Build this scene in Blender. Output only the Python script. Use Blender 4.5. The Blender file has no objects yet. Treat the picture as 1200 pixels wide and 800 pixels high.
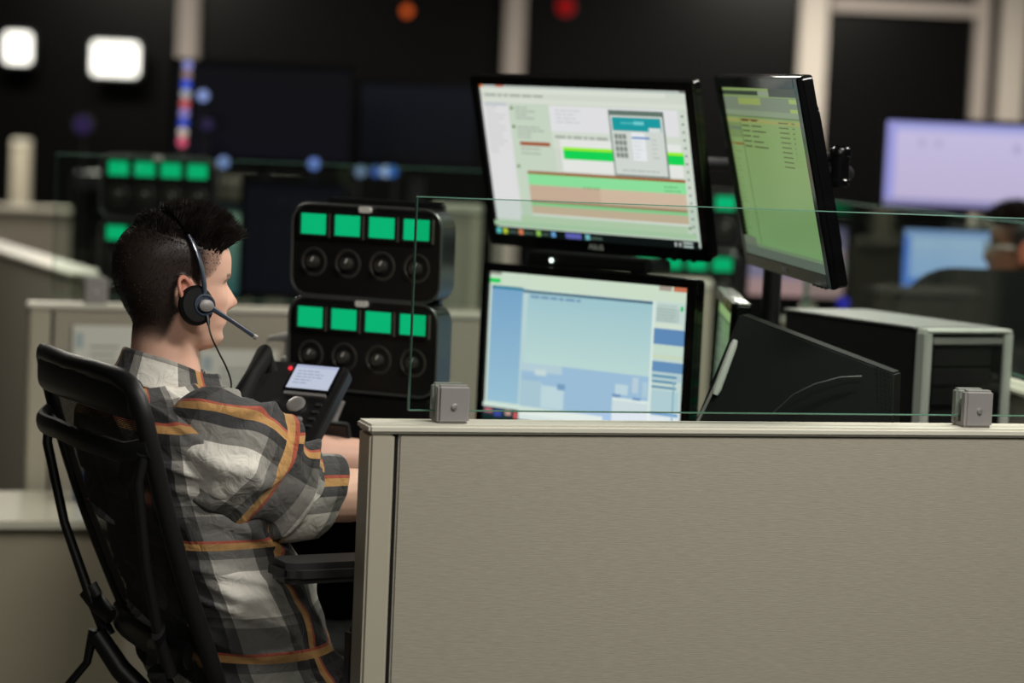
import bpy, bmesh, math, random
import numpy as np
from mathutils import Vector, Matrix, Euler, noise
random.seed(7)
C = bpy.context.scene.collection
scene = bpy.context.scene
PI = math.pi
R = math.radians

# ------------------------------------------------------------------ camera
F_PX = 2833.0
CAM_H = 1.42
PITCH = R(4.74)
ROLL = R(2.5)
fw = Vector((0, math.cos(PITCH), -math.sin(PITCH)))
r0 = Vector((1, 0, 0))
u0 = r0.cross(fw)
cr = r0 * math.cos(ROLL) + u0 * math.sin(ROLL)      # provisional, sign fixed below
cu = cr.cross(fw)
def _px(p, cr, cu):
    d = Vector(p) - Vector((0, 0, CAM_H)); z = d.dot(fw)
    return (600 + F_PX * d.dot(cr) / z, 400 - F_PX * d.dot(cu) / z)
if _px((0, 4, 2), cr, cu)[0] < _px((0, 4, 0), cr, cu)[0]:
    cr = r0 * math.cos(ROLL) - u0 * math.sin(ROLL)
    cu = cr.cross(fw)
cam_d = bpy.data.cameras.new('camera')
cam = bpy.data.objects.new('camera', cam_d); C.objects.link(cam)
cam_d.sensor_width = 36; cam_d.lens = F_PX / 1200 * 36
cam_d.clip_start = .05; cam_d.clip_end = 100
cm = Matrix.Identity(4)
for i in range(3):
    cm[i][0] = cr[i]; cm[i][1] = cu[i]; cm[i][2] = -fw[i]
cm.translation = (0, 0, CAM_H)
cam.matrix_world = cm
cam_d.dof.use_dof = True
cam_d.dof.focus_distance = 3.80
cam_d.dof.aperture_fstop = 2.3
scene.camera = cam

def at(x, y, Y):
    "point of the place at depth Y that the survey sight line (x, y) passes"
    d = fw + cr * ((x - 600) / F_PX) + cu * ((400 - y) / F_PX)
    return Vector((0, 0, CAM_H)) + d * (Y / d.y)

# ------------------------------------------------------------------ light
scene.view_settings.view_transform = 'Standard'
scene.view_settings.look = 'None'
scene.view_settings.exposure = 0.0
scene.view_settings.gamma = 1.0
scene.view_settings.use_curve_mapping = False
world = bpy.data.worlds.new('night'); scene.world = world
world.use_nodes = True
world.node_tree.nodes['Background'].inputs[0].default_value = (.85, .9, 1, 1)
world.node_tree.nodes['Background'].inputs[1].default_value = .045

LIGHTS = [  # x, y, power, size x, size y, colour
    (.10, -.10, 54, .9, .45, (1.0, .97, .91)),
    (1.05, 2.35, 66, .9, .45, (1.0, .97, .91)),
    (1.15, 4.7, 55, 1.0, .5, (1.0, .95, .86)),
    (-1.6, 6.6, 38, 1.0, .5, (1.0, .95, .84)),
    (1.6, 12.3, 110, 1.0, .5, (1.0, .93, .82)),
    (-2.4, 11.8, 95, 1.0, .5, (1.0, .93, .82)),
]
CEIL = 2.8
for k, (x, y, p, sx, sy, c) in enumerate(LIGHTS):
    ld = bpy.data.lights.new('ceiling_lamp', 'AREA'); ld.shape = 'RECTANGLE'
    ld.size = sx; ld.size_y = sy; ld.energy = p; ld.color = c
    lo = bpy.data.objects.new('ceiling_lamp', ld); C.objects.link(lo)
    lo.location = (x, y, CEIL - .07)

# ------------------------------------------------------------------ materials
def lin(c):
    return tuple(((v / 255) / 12.92 if v / 255 <= .04045 else ((v / 255 + .055) / 1.055) ** 2.4) for v in c)
MATS = {}
def mat(name, col, rough=.5, metal=0., bump=0., bscale=200., var=0., vscale=20., spec=.5, coat=0., sheen=0.):
    if name in MATS: return MATS[name]
    m = bpy.data.materials.new(name); m.use_nodes = True
    nt = m.node_tree; b = nt.nodes['Principled BSDF']
    c = lin(col) + (1,)
    b.inputs['Base Color'].default_value = c
    b.inputs['Roughness'].default_value = rough
    b.inputs['Metallic'].default_value = metal
    b.inputs['Specular IOR Level'].default_value = spec
    b.inputs['Coat Weight'].default_value = coat
    b.inputs['Sheen Weight'].default_value = sheen
    tc = nt.nodes.new('ShaderNodeTexCoord')
    if var:
        n = nt.nodes.new('ShaderNodeTexNoise'); n.inputs['Scale'].default_value = vscale; n.inputs['Detail'].default_value = 4
        nt.links.new(tc.outputs['Object'], n.inputs['Vector'])
        mx = nt.nodes.new('ShaderNodeMix'); mx.data_type = 'RGBA'
        mx.inputs[6].default_value = tuple(v * (1 - var) for v in c[:3]) + (1,)
        mx.inputs[7].default_value = tuple(min(1, v * (1 + var)) for v in c[:3]) + (1,)
        nt.links.new(n.outputs['Fac'], mx.inputs[0]); nt.links.new(mx.outputs[2], b.inputs['Base Color'])
    if bump:
        n2 = nt.nodes.new('ShaderNodeTexNoise'); n2.inputs['Scale'].default_value = bscale; n2.inputs['Detail'].default_value = 2
        bp = nt.nodes.new('ShaderNodeBump'); bp.inputs['Strength'].default_value = bump; bp.inputs['Distance'].default_value = .002
        nt.links.new(tc.outputs['Object'], n2.inputs['Vector'])
        nt.links.new(n2.outputs['Fac'], bp.inputs['Height']); nt.links.new(bp.outputs['Normal'], b.inputs['Normal'])
    MATS[name] = m
    return m
def emit(name, col, s=1.):
    if name in MATS: return MATS[name]
    m = bpy.data.materials.new(name); m.use_nodes = True
    nt = m.node_tree; nt.nodes.clear()
    e = nt.nodes.new('ShaderNodeEmission'); e.inputs[0].default_value = lin(col) + (1,); e.inputs[1].default_value = s
    o = nt.nodes.new('ShaderNodeOutputMaterial'); nt.links.new(e.outputs[0], o.inputs[0])
    MATS[name] = m
    return m
def screen_mat(name, strength, gloss=.02):
    "lit panel: colours come from the picture shown, under a faintly glossy face"
    if name in MATS: return MATS[name]
    m = bpy.data.materials.new(name); m.use_nodes = True
    nt = m.node_tree; b = nt.nodes['Principled BSDF']
    b.inputs['Base Color'].default_value = (.004, .004, .005, 1); b.inputs['Roughness'].default_value = .3; b.inputs['Specular IOR Level'].default_value = .12
    a = nt.nodes.new('ShaderNodeVertexColor'); a.layer_name = 'Col'
    nt.links.new(a.outputs[0], b.inputs['Emission Color']); b.inputs['Emission Strength'].default_value = strength
    MATS[name] = m
    return m
def vcol_mat(name, rough, spec=.5, sss=0.):
    m = bpy.data.materials.new(name); m.use_nodes = True
    nt = m.node_tree; b = nt.nodes['Principled BSDF']
    a = nt.nodes.new('ShaderNodeVertexColor'); a.layer_name = 'Col'
    tc = nt.nodes.new('ShaderNodeTexCoord'); n = nt.nodes.new('ShaderNodeTexNoise'); n.inputs['Scale'].default_value = 320; n.inputs['Detail'].default_value = 3
    nt.links.new(tc.outputs['Object'], n.inputs['Vector'])
    bp = nt.nodes.new('ShaderNodeBump'); bp.inputs['Strength'].default_value = .15; bp.inputs['Distance'].default_value = .001
    nt.links.new(n.outputs['Fac'], bp.inputs['Height']); nt.links.new(bp.outputs['Normal'], b.inputs['Normal'])
    nt.links.new(a.outputs[0], b.inputs['Base Color']); b.inputs['Roughness'].default_value = rough
    b.inputs['Specular IOR Level'].default_value = spec
    b.inputs['Subsurface Weight'].default_value = sss; b.inputs['Subsurface Radius'].default_value = (.012, .005, .003); b.inputs['Subsurface Scale'].default_value = 1
    return m
def glass_mat():
    m = bpy.data.materials.new('clear_glass'); m.use_nodes = True
    nt = m.node_tree; nt.nodes.clear()
    t = nt.nodes.new('ShaderNodeBsdfTransparent'); t.inputs[0].default_value = (.91, .955, .93, 1)
    g = nt.nodes.new('ShaderNodeBsdfGlossy'); g.inputs['Roughness'].default_value = .02
    f = nt.nodes.new('ShaderNodeFresnel')
    ge = nt.nodes.new('ShaderNodeNewGeometry'); io = nt.nodes.new('ShaderNodeMath'); io.operation = 'MULTIPLY_ADD'; io.inputs[1].default_value = 1 / 1.5 - 1.5; io.inputs[2].default_value = 1.5
    nt.links.new(ge.outputs['Backfacing'], io.inputs[0]); nt.links.new(io.outputs[0], f.inputs[0])
    mx = nt.nodes.new('ShaderNodeMixShader'); o = nt.nodes.new('ShaderNodeOutputMaterial')
    ar = nt.nodes.new('ShaderNodeMath'); ar.operation = 'MULTIPLY'; ar.inputs[1].default_value = .4; nt.links.new(f.outputs[0], ar.inputs[0])
    nt.links.new(ar.outputs[0], mx.inputs[0]); nt.links.new(t.outputs[0], mx.inputs[1]); nt.links.new(g.outputs[0], mx.inputs[2]); nt.links.new(mx.outputs[0], o.inputs[0])
    return m
GLASS = glass_mat()
GEDGE = mat('glass_edge', (84, 122, 106), .15, spec=.8)
BLACK = mat('black_plastic', (19, 19, 20), .45, bump=.1, bscale=900)
GLOSSB = mat('gloss_black', (12, 12, 13), .2, spec=.3, coat=.12)
MATTEB = mat('matte_black', (11, 11, 11), .7, bump=.2, bscale=600, spec=.25)
DGREY = mat('dark_grey_plastic', (36, 37, 38), .45, bump=.1, bscale=900)
SILVER = mat('brushed_silver', (190, 188, 186), .38, metal=.75, bump=.1, bscale=400)
SATIN = mat('satin_grey', (150, 146, 144), .5, metal=.25)
WHITE = mat('white_plastic', (225, 224, 218), .4)
PAPER = mat('white_paper', (212, 214, 204), .8)
CAP = mat('cream_trim', (206, 203, 188), .5)
POST = mat('post_beige', (172, 166, 148), .5, bump=.1, bscale=500)
SKINW = mat('wood_veneer', (150, 118, 86), .45, var=.15, vscale=30)
DESKT = mat('desk_laminate', (60, 57, 52), .35, var=.08)
CHROME = mat('chrome', (215, 215, 215), .15, metal=1)
def fabric_panel():
    m = mat('woven_panel_fabric', (158, 151, 133), .85)
    nt = m.node_tree; b = nt.nodes['Principled BSDF']
    tc = nt.nodes.new('ShaderNodeTexCoord')
    mp = nt.nodes.new('ShaderNodeMapping'); mp.inputs['Scale'].default_value = (45, 45, 700)
    n = nt.nodes.new('ShaderNodeTexNoise'); n.inputs['Scale'].default_value = 1; n.inputs['Detail'].default_value = 3
    mx = nt.nodes.new('ShaderNodeMix'); mx.data_type = 'RGBA'
    mx.inputs[6].default_value = lin((144, 138, 124)) + (1,); mx.inputs[7].default_value = lin((172, 166, 151)) + (1,)
    bp = nt.nodes.new('ShaderNodeBump'); bp.inputs['Strength'].default_value = .35; bp.inputs['Distance'].default_value = .001
    nt.links.new(tc.outputs['Object'], mp.inputs[0]); nt.links.new(mp.outputs[0], n.inputs['Vector'])
    nt.links.new(n.outputs['Fac'], mx.inputs[0]); nt.links.new(mx.outputs[2], b.inputs['Base Color'])
    nt.links.new(n.outputs['Fac'], bp.inputs['Height']); nt.links.new(bp.outputs['Normal'], b.inputs['Normal'])
    return m
FABRIC = fabric_panel()

# ------------------------------------------------------------------ mesh helpers
class MB:
    def __init__(s): s.bm = bmesh.new(); s.m = Matrix.Identity(4); s.uv = s.bm.loops.layers.uv.new('UVMap')
    def box(s, c, d, rot=None, bev=0., seg=2):
        b = bmesh.new(); bmesh.ops.create_cube(b, size=1)
        for v in b.verts: v.co = Vector((v.co.x * d[0], v.co.y * d[1], v.co.z * d[2]))
        if bev: bmesh.ops.bevel(b, geom=b.edges[:] + b.verts[:], offset=bev, segments=seg, affect='EDGES', clamp_overlap=True)
        M = Matrix.Translation(c) @ (rot.to_4x4() if rot is not None else Matrix.Identity(4))
        s._add(b, M); return s
    def _add(s, b, M):
        mp = {}
        for v in b.verts: mp[v] = s.bm.verts.new(M @ v.co)
        for f in b.faces:
            try: s.bm.faces.new([mp[v] for v in f.verts])
            except ValueError: pass
        b.free()
    def cyl(s, a, b_, ra, rb=None, n=24):
        return s.tube([a, b_], [ra, ra if rb is None else rb], n)
    def tube(s, pts, rad, n=16, cap=True, flat=None, closed=False):
        pts = [Vector(p) for p in pts]
        if not hasattr(rad, '__len__'): rad = [rad] * len(pts)
        rings = []; up = None; L = len(pts)
        for i, p in enumerate(pts):
            if closed: t = (pts[(i + 1) % L] - pts[i - 1]).normalized()
            else: t = ((pts[min(i + 1, L - 1)] - pts[max(i - 1, 0)])).normalized()
            if up is None:
                up = Vector((0, 0, 1)) if abs(t.z) < .9 else Vector((0, 1, 0))
            x = t.cross(up).normalized(); up = x.cross(t).normalized()
            fl = flat if flat else (1, 1)
            rings.append([s.bm.verts.new(p + x * math.cos(2 * PI * k / n) * rad[i] * fl[0] + up * math.sin(2 * PI * k / n) * rad[i] * fl[1]) for k in range(n)])
        s._skin(rings, n, cap and not closed, closed); return s
    def _skin(s, rings, n, cap=True, closed=False):
        L = len(rings)
        for i in range(L if closed else L - 1):
            a, b = rings[i], rings[(i + 1) % L]
            for k in range(n):
                try: f = s.bm.faces.new([a[k], a[(k + 1) % n], b[(k + 1) % n], b[k]]); f.smooth = True
                except ValueError: pass
        if cap:
            for r_ in (rings[0], rings[-1]):
                try: s.bm.faces.new(r_)
                except ValueError: pass
    def loft(s, rings, cap=True, uvs=None):
        n = len(rings[0]); rv = [[s.bm.verts.new(p) for p in r_] for r_ in rings]
        for i in range(len(rv) - 1):
            for k in range(n):
                f = s.bm.faces.new([rv[i][k], rv[i][(k + 1) % n], rv[i + 1][(k + 1) % n], rv[i + 1][k]]); f.smooth = True
                if uvs:
                    for lp, (ii, kk) in zip(f.loops, ((i, k), (i, k + 1), (i + 1, k + 1), (i + 1, k))): lp[s.uv].uv = uvs(ii, kk)
        if cap:
            s.bm.faces.new(rv[0]); s.bm.faces.new(rv[-1])
        return s
    def lathe(s, prof, M=None, n=32):
        M = M or Matrix.Identity(4)
        rings = [[s.bm.verts.new(M @ Vector((r_ * math.cos(2 * PI * k / n), r_ * math.sin(2 * PI * k / n), z))) for k in range(n)] for r_, z in prof]
        s._skin(rings, n, True); return s
    def prism(s, poly, a, b, axis='y', bev=0., M=None):
        "poly: 2D outline; extruded from a to b along axis"
        bm = bmesh.new()
        def P(p, t): return Vector((p[0], t, p[1])) if axis == 'y' else (Vector((t, p[0], p[1])) if axis == 'x' else Vector((p[0], p[1], t)))
        A = [bm.verts.new(P(p, a)) for p in poly]; B = [bm.verts.new(P(p, b)) for p in poly]
        bm.faces.new(A); bm.faces.new(B[::-1]); n = len(poly)
        for k in range(n): bm.faces.new([A[k], B[k], B[(k + 1) % n], A[(k + 1) % n]])
        bmesh.ops.recalc_face_normals(bm, faces=bm.faces)
        if bev: bmesh.ops.bevel(bm, geom=bm.edges[:], offset=bev, segments=2, affect='EDGES', clamp_overlap=True)
        s._add(bm, M or Matrix.Identity(4)); return s
    def build(s, name, m, parent=None, smooth=True, xf=None):
        bmesh.ops.recalc_face_normals(s.bm, faces=s.bm.faces)
        me = bpy.data.meshes.new(name)
        if xf is not None: s.bm.transform(xf)
        s.bm.to_mesh(me); s.bm.free()
        ms = m if isinstance(m, (list, tuple)) else [m]
        for q in ms: me.materials.append(q)
        if smooth:
            me.polygons.foreach_set('use_smooth', [True] * len(me.polygons))
            me.set_sharp_from_angle(angle=R(35))
        o = bpy.data.objects.new(name, me); C.objects.link(o)
        if parent is not None: o.parent = parent
        return o
def rrect(w, h, r_, n=6, cx=0, cz=0):
    pts = []
    for sx, sz, a0 in ((1, 1, 0), (-1, 1, 90), (-1, -1, 180), (1, -1, 270)):
        for k in range(n + 1):
            a = R(a0 + 90 * k / n); pts.append((cx + sx * (w / 2 - r_) + r_ * math.cos(a), cz + sz * (h / 2 - r_) + r_ * math.sin(a)))
    return pts
def tag(o, label=None, cat=None, group=None, kind=None):
    if label: o['label'] = label
    if cat: o['category'] = cat
    if group: o['group'] = group
    if kind: o['kind'] = kind
    return o
def empty(name, loc, rz=0., rx=0., ry=0.):
    o = bpy.data.objects.new(name, None); C.objects.link(o)
    o.location = loc; o.rotation_euler = (rx, ry, rz); o.empty_display_size = .05
    return o
def copy_tree(o, parent=None):
    c = o.copy(); C.objects.link(c); c.parent = parent
    for ch in [q for q in bpy.data.objects if q.parent == o]: copy_tree(ch, c)
    return c
def Rz(a): return Matrix.Rotation(a, 3, 'Z')
def Rx(a): return Matrix.Rotation(a, 3, 'X')
def Ry(a): return Matrix.Rotation(a, 3, 'Y')

# ------------------------------------------------------------------ the room
RX0, RX1, RY0, RY1 = -5.5, 5.5, -2.2, 14.0
WALLD = mat('dark_wall', (30, 30, 28), .8, var=.1, vscale=3)
CARPET = mat('carpet', (70, 68, 64), .95, bump=.6, bscale=300, var=.25, vscale=80)
CEILM = mat('ceiling_tile', (96, 94, 90), .9)
def wall(name, c, d, m):
    return tag(MB().box(c, d).build(name, m, smooth=False), kind='structure')
wall('floor', ((RX0 + RX1) / 2, (RY0 + RY1) / 2, -.05), (RX1 - RX0, RY1 - RY0, .1), CARPET)
wall('ceiling', ((RX0 + RX1) / 2, (RY0 + RY1) / 2, CEIL + .05), (RX1 - RX0, RY1 - RY0, .1), CEILM)
wall('wall_left', (RX0 - .05, (RY0 + RY1) / 2, CEIL / 2), (.1, RY1 - RY0, CEIL), WALLD)
wall('wall_right', (RX1 + .05, (RY0 + RY1) / 2, CEIL / 2), (.1, RY1 - RY0, CEIL), WALLD)
wall('wall_front', (0, RY0 - .05, CEIL / 2), (RX1 - RX0, .1, CEIL), WALLD)
wall('wall_back', (0, RY1 + .05, CEIL / 2), (RX1 - RX0 + .2, .1, CEIL), WALLD)
NIGHT = mat('night_window_glass', (9, 9, 9), .3, spec=.15)
MULL = mat('mullion_beige', (166, 157, 150), .6)
MULLR = mat('mullion_light', (190, 182, 172), .6)
wx = [RX0 + .1, at(220, 60, 13.9).x, at(602, 60, 13.9).x, at(953, 60, 13.9).x, at(1150, 60, 13.9).x, RX1 - .1]
for k in range(5):
    a, b = wx[k] + .06, wx[k + 1] - .06
    o = MB().box(((a + b) / 2, RY1 - .03, 1.45), (b - a, .03, 2.3)).build('window_%d' % (k + 1), NIGHT, smooth=False)
    tag(o, kind='structure')
trims = [(208, 232, MULL), (590, 614, MULL), (936, 968, MULLR), (1142, 1158, MULL), (1172, 1202, MULLR)]
for k, (x0, x1, m) in enumerate(trims):
    a, b = at(x0, 60, 13.9).x, at(x1, 60, 13.9).x
    tag(MB().box(((a + b) / 2, RY1 - .09, CEIL / 2), (b - a, .09, CEIL - .01), bev=.006).build('trim_%d' % (k + 1), m), kind='structure')
a = at(976, 5, 13.9); b = at(1150, 5, 13.9)
tag(MB().box(((a.x + b.x) / 2, RY1 - .08, a.z), (b.x - a.x, .06, .07)).build('trim_6', MULL), kind='structure')
# ceiling lights that make the light of the room (above the frame)
LT = emit('lamp_diffuser', (255, 246, 226), 2.0)
for k, (x, y, p, sx, sy, c) in enumerate(LIGHTS):
    t = tag(empty('ceiling_light', (x, y, CEIL)), 'recessed rectangular ceiling light ' + ('above the open floor before the desks', 'above the nearest partition', 'above the computer tower', 'above the desks at left', 'by the dark windows at right', 'by the dark windows at left')[k], 'light', 'ceiling lights over the room')
    fr = MB()
    for sgn in (-1, 1):
        fr.box((sgn * (sx / 2 + .025), 0, -.02), (.05, sy + .1, .04), bev=.004); fr.box((0, sgn * (sy / 2 + .025), -.02), (sx, .05, .04), bev=.004)
    fr.build('frame', WHITE, t)
    MB().box((0, 0, -.012), (sx, sy, .02)).build('diffuser', LT, t)

# far glowing panels and small status lights, out of focus in the photograph
def far_panel(px, py, w, h, Y, s, label, group=None, col=(255, 252, 240)):
    p = at(px, py, Y)
    t = tag(empty('far_glow_panel', p), label, 'light', group)  # added glowing panel, stands in for a bright blur on the dark window
    MB().prism(rrect(w + .03, h + .03, .03), 0, .06).build('housing', DGREY, t)
    MB().prism(rrect(w, h, .025), -.008, 0).build('diffuser', emit('far_panel_glow', col, s), t)
    MB().box((0, .06 + (RY1 - .06 - Y - .06) / 2, 0), (.03, max(.02, RY1 - .045 - Y - .06), .03)).build('bracket', DGREY, t)
far_panel(21, 56, .15, .17, 13.7, 2.5, 'bright white square light, the further left of the two at top left', 'bright lights on the dark window')
far_panel(135, 69, .26, .185, 13.7, 2.5, 'bright white rectangular light, the wider one right of the square one', 'bright lights on the dark window')
def led(px, py, Y, r_, col, s, label, cat='indicator light', group=None, name='indicator_light', rest=None):
    p = at(px, py, Y)
    t = tag(empty(name, p), label, cat, group)
    MB().lathe([(r_ * 1.25, 0), (r_ * 1.25, .015), (r_ * .6, .03)], Matrix.Rotation(-PI / 2, 4, 'X')).build('bezel', BLACK, t)
    MB().lathe([(r_, -.003), (r_ * .98, -.008), (r_ * .6, -.016), (r_ * .02, -.018)], Matrix.Rotation(-PI / 2, 4, 'X') @ Matrix.Scale(-1, 4, (0, 0, 1)) @ Matrix.Scale(-1, 4, (0, 0, 1))).build('lens', emit('led_%d_%d_%d' % col, col, s), t)
    if rest is not None:
        MB().cyl((0, .02, -.008), (0, .02, rest - p.z + .008), .004, n=10).build('rod', BLACK, t)
        MB().lathe([(.010, 0), (.010, .006), (.006, .01)], Matrix.Translation((0, .02, rest - p.z))).build('foot', BLACK, t)
    return t
led(477, 13, 13.92, .028, (215, 92, 35), 1.0, 'round orange indicator light high on the dark window wall', group=None)
led(663, 8, 13.92, .048, (150, 14, 18), .8, 'red indicator light high on the dark window wall')

# ------------------------------------------------------------------ partitions
def partition(p0, yaw, length, top, thick, label, base=.0, post=.038, glass=None, notch=True, both=False):
    "p0: lower-left-front corner seen by the viewer; runs along +x of its own frame, +y is its back"
    t = tag(empty('cubicle_partition', (p0[0], p0[1], 0), yaw), label, 'partition')
    h = top - .014
    MB().box((post + .0035 + (length - post) / 2, thick / 2, (h + base) / 2 + .02), (length - post - .006, thick - .006, h - base - .04), bev=.003).build('fabric_panel', FABRIC, t)
    MB().box((post / 2, thick / 2, h / 2), (post, thick, h), bev=.004, seg=3).build('end_post', POST, t)
    MB().box((length / 2, thick / 2, top - .007), (length + .006, thick + .008, .014), bev=.004, seg=3).build('top_cap', CAP, t)
    MB().box((length / 2 + post / 2, thick / 2, .02), (length - post, thick - .012, .04), bev=.003).build('kick_plate', POST, t)
    MB().box((post + .002, thick / 2, h / 2), (.005, thick - .012, h - .01)).build('joint_strip', MATTEB, t)
    return t
def glass_panel(p0, yaw, x0, x1, z0, z1, y, label, thick=.012):
    t = tag(empty('glass_screen', (p0[0], p0[1], 0), yaw), label, 'glass screen')
    bm = bmesh.new(); bmesh.ops.create_cube(bm, size=1)
    for v in bm.verts: v.co = Vector(((x0 + x1) / 2 + v.co.x * (x1 - x0), y + v.co.y * thick, (z0 + z1) / 2 + v.co.z * (z1 - z0)))
    bmesh.ops.bevel(bm, geom=bm.edges[:], offset=.0014, segments=1, affect='EDGES')
    me = bpy.data.meshes.new('glass_pane'); bm.faces.ensure_lookup_table(); bm.normal_update()
    for f in bm.faces: f.material_index = 0 if abs(f.normal.y) > .95 else 1
    bm.to_mesh(me); bm.free(); me.materials.append(GLASS); me.materials.append(GEDGE)
    o = bpy.data.objects.new('glass_pane', me); C.objects.link(o); o.parent = t
    return t
def clamp(p0, yaw, x, y, z, label, w=.055, h=.058, d=.05):
    c = Matrix.Rotation(yaw, 3, 'Z') @ Vector((x, y, 0))
    t = tag(empty('glass_clamp', (p0[0] + c.x, p0[1] + c.y, z), yaw), label, 'clamp')
    for s_ in (-1, 1):
        MB().box((0, s_ * (d / 4 + .003), h / 2), (w, d / 2 - .006, h), bev=.004, seg=3).build('jaw', SATIN, t)
    MB().lathe([(.0045, 0), (.0045, .003), (.003, .0035)], Matrix.Translation((0, -d / 2, h * .45)) @ Matrix.Rotation(PI / 2, 4, 'X'), 16).build('screw', SILVER, t)
    MB().box((0, 0, .004), (w * .9, d * .8, .008)).build('base_plate', SATIN, t)
    return t
YAW = R(18)
PT = .994
P0 = (-.203, 3.549)
partition(P0, R(17.2), 2.6, PT, .072, 'large beige fabric partition with cream top, nearest, filling the lower right')
glass_panel(P0, R(17.2), .065, 2.5, PT + .0165, PT + .338, .036, 'greenish clear glass screen standing above the nearest partition')
clamp(P0, R(17.2), .130, .036, PT, 'grey metal glass clamp on the nearest partition, left one beside its post', w=.05)
clamp(P0, R(17.2), 1.005, .036, PT, 'grey metal glass clamp on the nearest partition, in front of the computer tower', w=.05, h=.06)
# partition behind the operator
P1 = (at(35, 355, 5.63).x, 5.63)
partition(P1, R(16.5), 1.2, PT, .072, 'beige partition behind the seated operator with paper notices pinned to it', post=.05)
glass_panel(P1, R(16.5), .055, 1.15, PT + .016, PT + .35, .036, 'clear glass screen above the partition behind the operator')
clamp(P1, R(16.5), .155, .036, PT, 'grey glass clamp on the partition behind the operator, left of the head', w=.055, h=.062)
def sheet(px, py, w, h, label, rows=6, drop=.0):
    "a page pinned to the partition behind the operator"
    q = at(px, py, 5.7)
    loc = Matrix.Rotation(-R(16.5), 3, 'Z') @ (Vector((q.x, q.y, 0)) - Vector((P1[0], P1[1], 0)))
    c = Matrix.Rotation(R(16.5), 3, 'Z') @ Vector((loc.x, -.002, 0))
    t = tag(empty('paper_notice', (P1[0] + c.x, P1[1] + c.y, q.z), R(16.5)), label, 'paper')
    MB().box((0, 0, 0), (w, .0016, h)).build('page', PAPER, t, smooth=False)
    g = MB()
    for i in range(rows):
        ww = w * random.uniform(.35, .62)
        g.box((-w * .12 + ww / 2 - w * .12, -.0011, h * (.22 - .1 * i)), (ww, .0006, .004))
    g.build('printed_lines', mat('ink_grey', (120, 124, 118), .8), t, smooth=False)
    MB().box((-w * .40, -.0011, h * .3), (w * .12, .0006, h * .2)).build('printed_badge', mat('ink_pale_blue', (168, 182, 186), .8), t, smooth=False)
sheet(122, 425, .155, .18, 'white printed sheet on the partition, left of the operator\'s neck')
sheet(285, 455, .19, .17, 'pale printed sheet on the partition, in front of the operator\'s chin')
# side partition running back at the far left
a = at(120, 322, 6.87); a.x += .02
t = partition((a.x, a.y + .0), R(16.5 + 96), 2.4, PT + .0, .11, 'long beige partition running away at far left beyond the notices', post=.06)

# low cabinet behind the chair
CB = at(0, 605, 5.2); CBZ = CB.z
cab = tag(empty('low_cabinet', (at(125, 608, 5.25).x + .05, 5.235, 0), R(16.5)), 'low beige storage cabinet with glossy pale top behind the office chair', 'cabinet')
CTOP = mat('pale_gloss_top', (196, 194, 176), .16)
MB().box((-.75, .21, (CBZ - .02) / 2), (1.5, .40, CBZ - .024), bev=.004).build('body', mat('cabinet_beige', (150, 143, 122), .6), cab)
MB().box((-.75, .2, CBZ - .01), (1.52, .43, .02), bev=.003).build('top', CTOP, cab)
MB().box((-.75, .21, .012), (1.46, .36, .024)).build('plinth', MATTEB, cab)
for k in range(2):
    d = MB().box((-.38 - .745 * k, .004, (CBZ) / 2), (.735, .012, CBZ - .07), bev=.003).build('door', mat('cabinet_beige', (150, 143, 122), .6), cab)
# a small blue cup on it
q = at(97, 572, 5.5)
cup = tag(empty('blue_cup', (q.x + .005, 5.47, CBZ)), 'small blue cup on the low cabinet, half behind the chair strut', 'cup')
MB().lathe([(.018, 0), (.022, .01), (.026, .06), (.0245, .06), (.021, .012), (.002, .01)]).build('cup_body', mat('blue_plastic', (30, 110, 200), .4), cup)
hb = MB().tube([(.024 + .012 * math.sin(PI * k / 8), 0, .014 + .034 * k / 8) for k in range(9)], .0028, 8).build('handle', MATS['blue_plastic'], cup)

# ------------------------------------------------------------------ near desk
DZ = .81
def ploc(p0, yaw, x, y): 
    c = Matrix.Rotation(yaw, 3, 'Z') @ Vector((x, y, 0)); return Vector((p0[0] + c.x, p0[1] + c.y, 0))
desk = tag(empty('desk', (P0[0], P0[1], 0), R(17.2)), 'dark laminate desk behind the nearest partition carrying screens and phone', 'desk')
poly = [(-.02, .62), (.38, .46), (.42, .08), (1.13, .08), (1.30, 1.42), (-.10, 1.42)]
MB().prism(poly, DZ - .03, DZ, 'z', bev=.004).build('worktop', DESKT, desk)
for x, y in ((.0, 1.30), (1.2, 1.30), (.50, .16), (1.10, .16)):
    MB().box((x, y, (DZ - .03) / 2), (.05, .05, DZ - .03), bev=.004).build('leg', DGREY, desk)
MB().box((.56, 1.36, .41), (1.24, .02, .72)).build('modesty_panel', MATTEB, desk)

# ------------------------------------------------------------------ screens
def screen_mesh(parent, w, h, rects, m, name='screen', y=-.0005):
    "rects: (u0,v0,u1,v1,colour[,colour2]) painted in order, v runs down; the shown picture of the panel"
    bm = bmesh.new(); cl = bm.loops.layers.float_color.new('Col')
    for i, rc in enumerate(rects):
        u0, v0, u1, v1, c = rc[:5]; c2 = rc[5] if len(rc) > 5 else c
        yy = y - .000045 * i
        P = [(u0, v0), (u1, v0), (u1, v1), (u0, v1)]
        vs = [bm.verts.new(((u - .5) * w, yy, (.5 - v) * h)) for u, v in P]
        f = bm.faces.new(vs[::-1])
        cols = {0: c, 1: c, 2: c2, 3: c2}
        for lp in f.loops:
            lp[cl] = lin(cols[vs.index(lp.vert)]) + (1,)
    me = bpy.data.meshes.new(name); bm.to_mesh(me); bm.free(); me.materials.append(m)
    o = bpy.data.objects.new(name, me); C.objects.link(o); o.parent = parent
    return o
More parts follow.
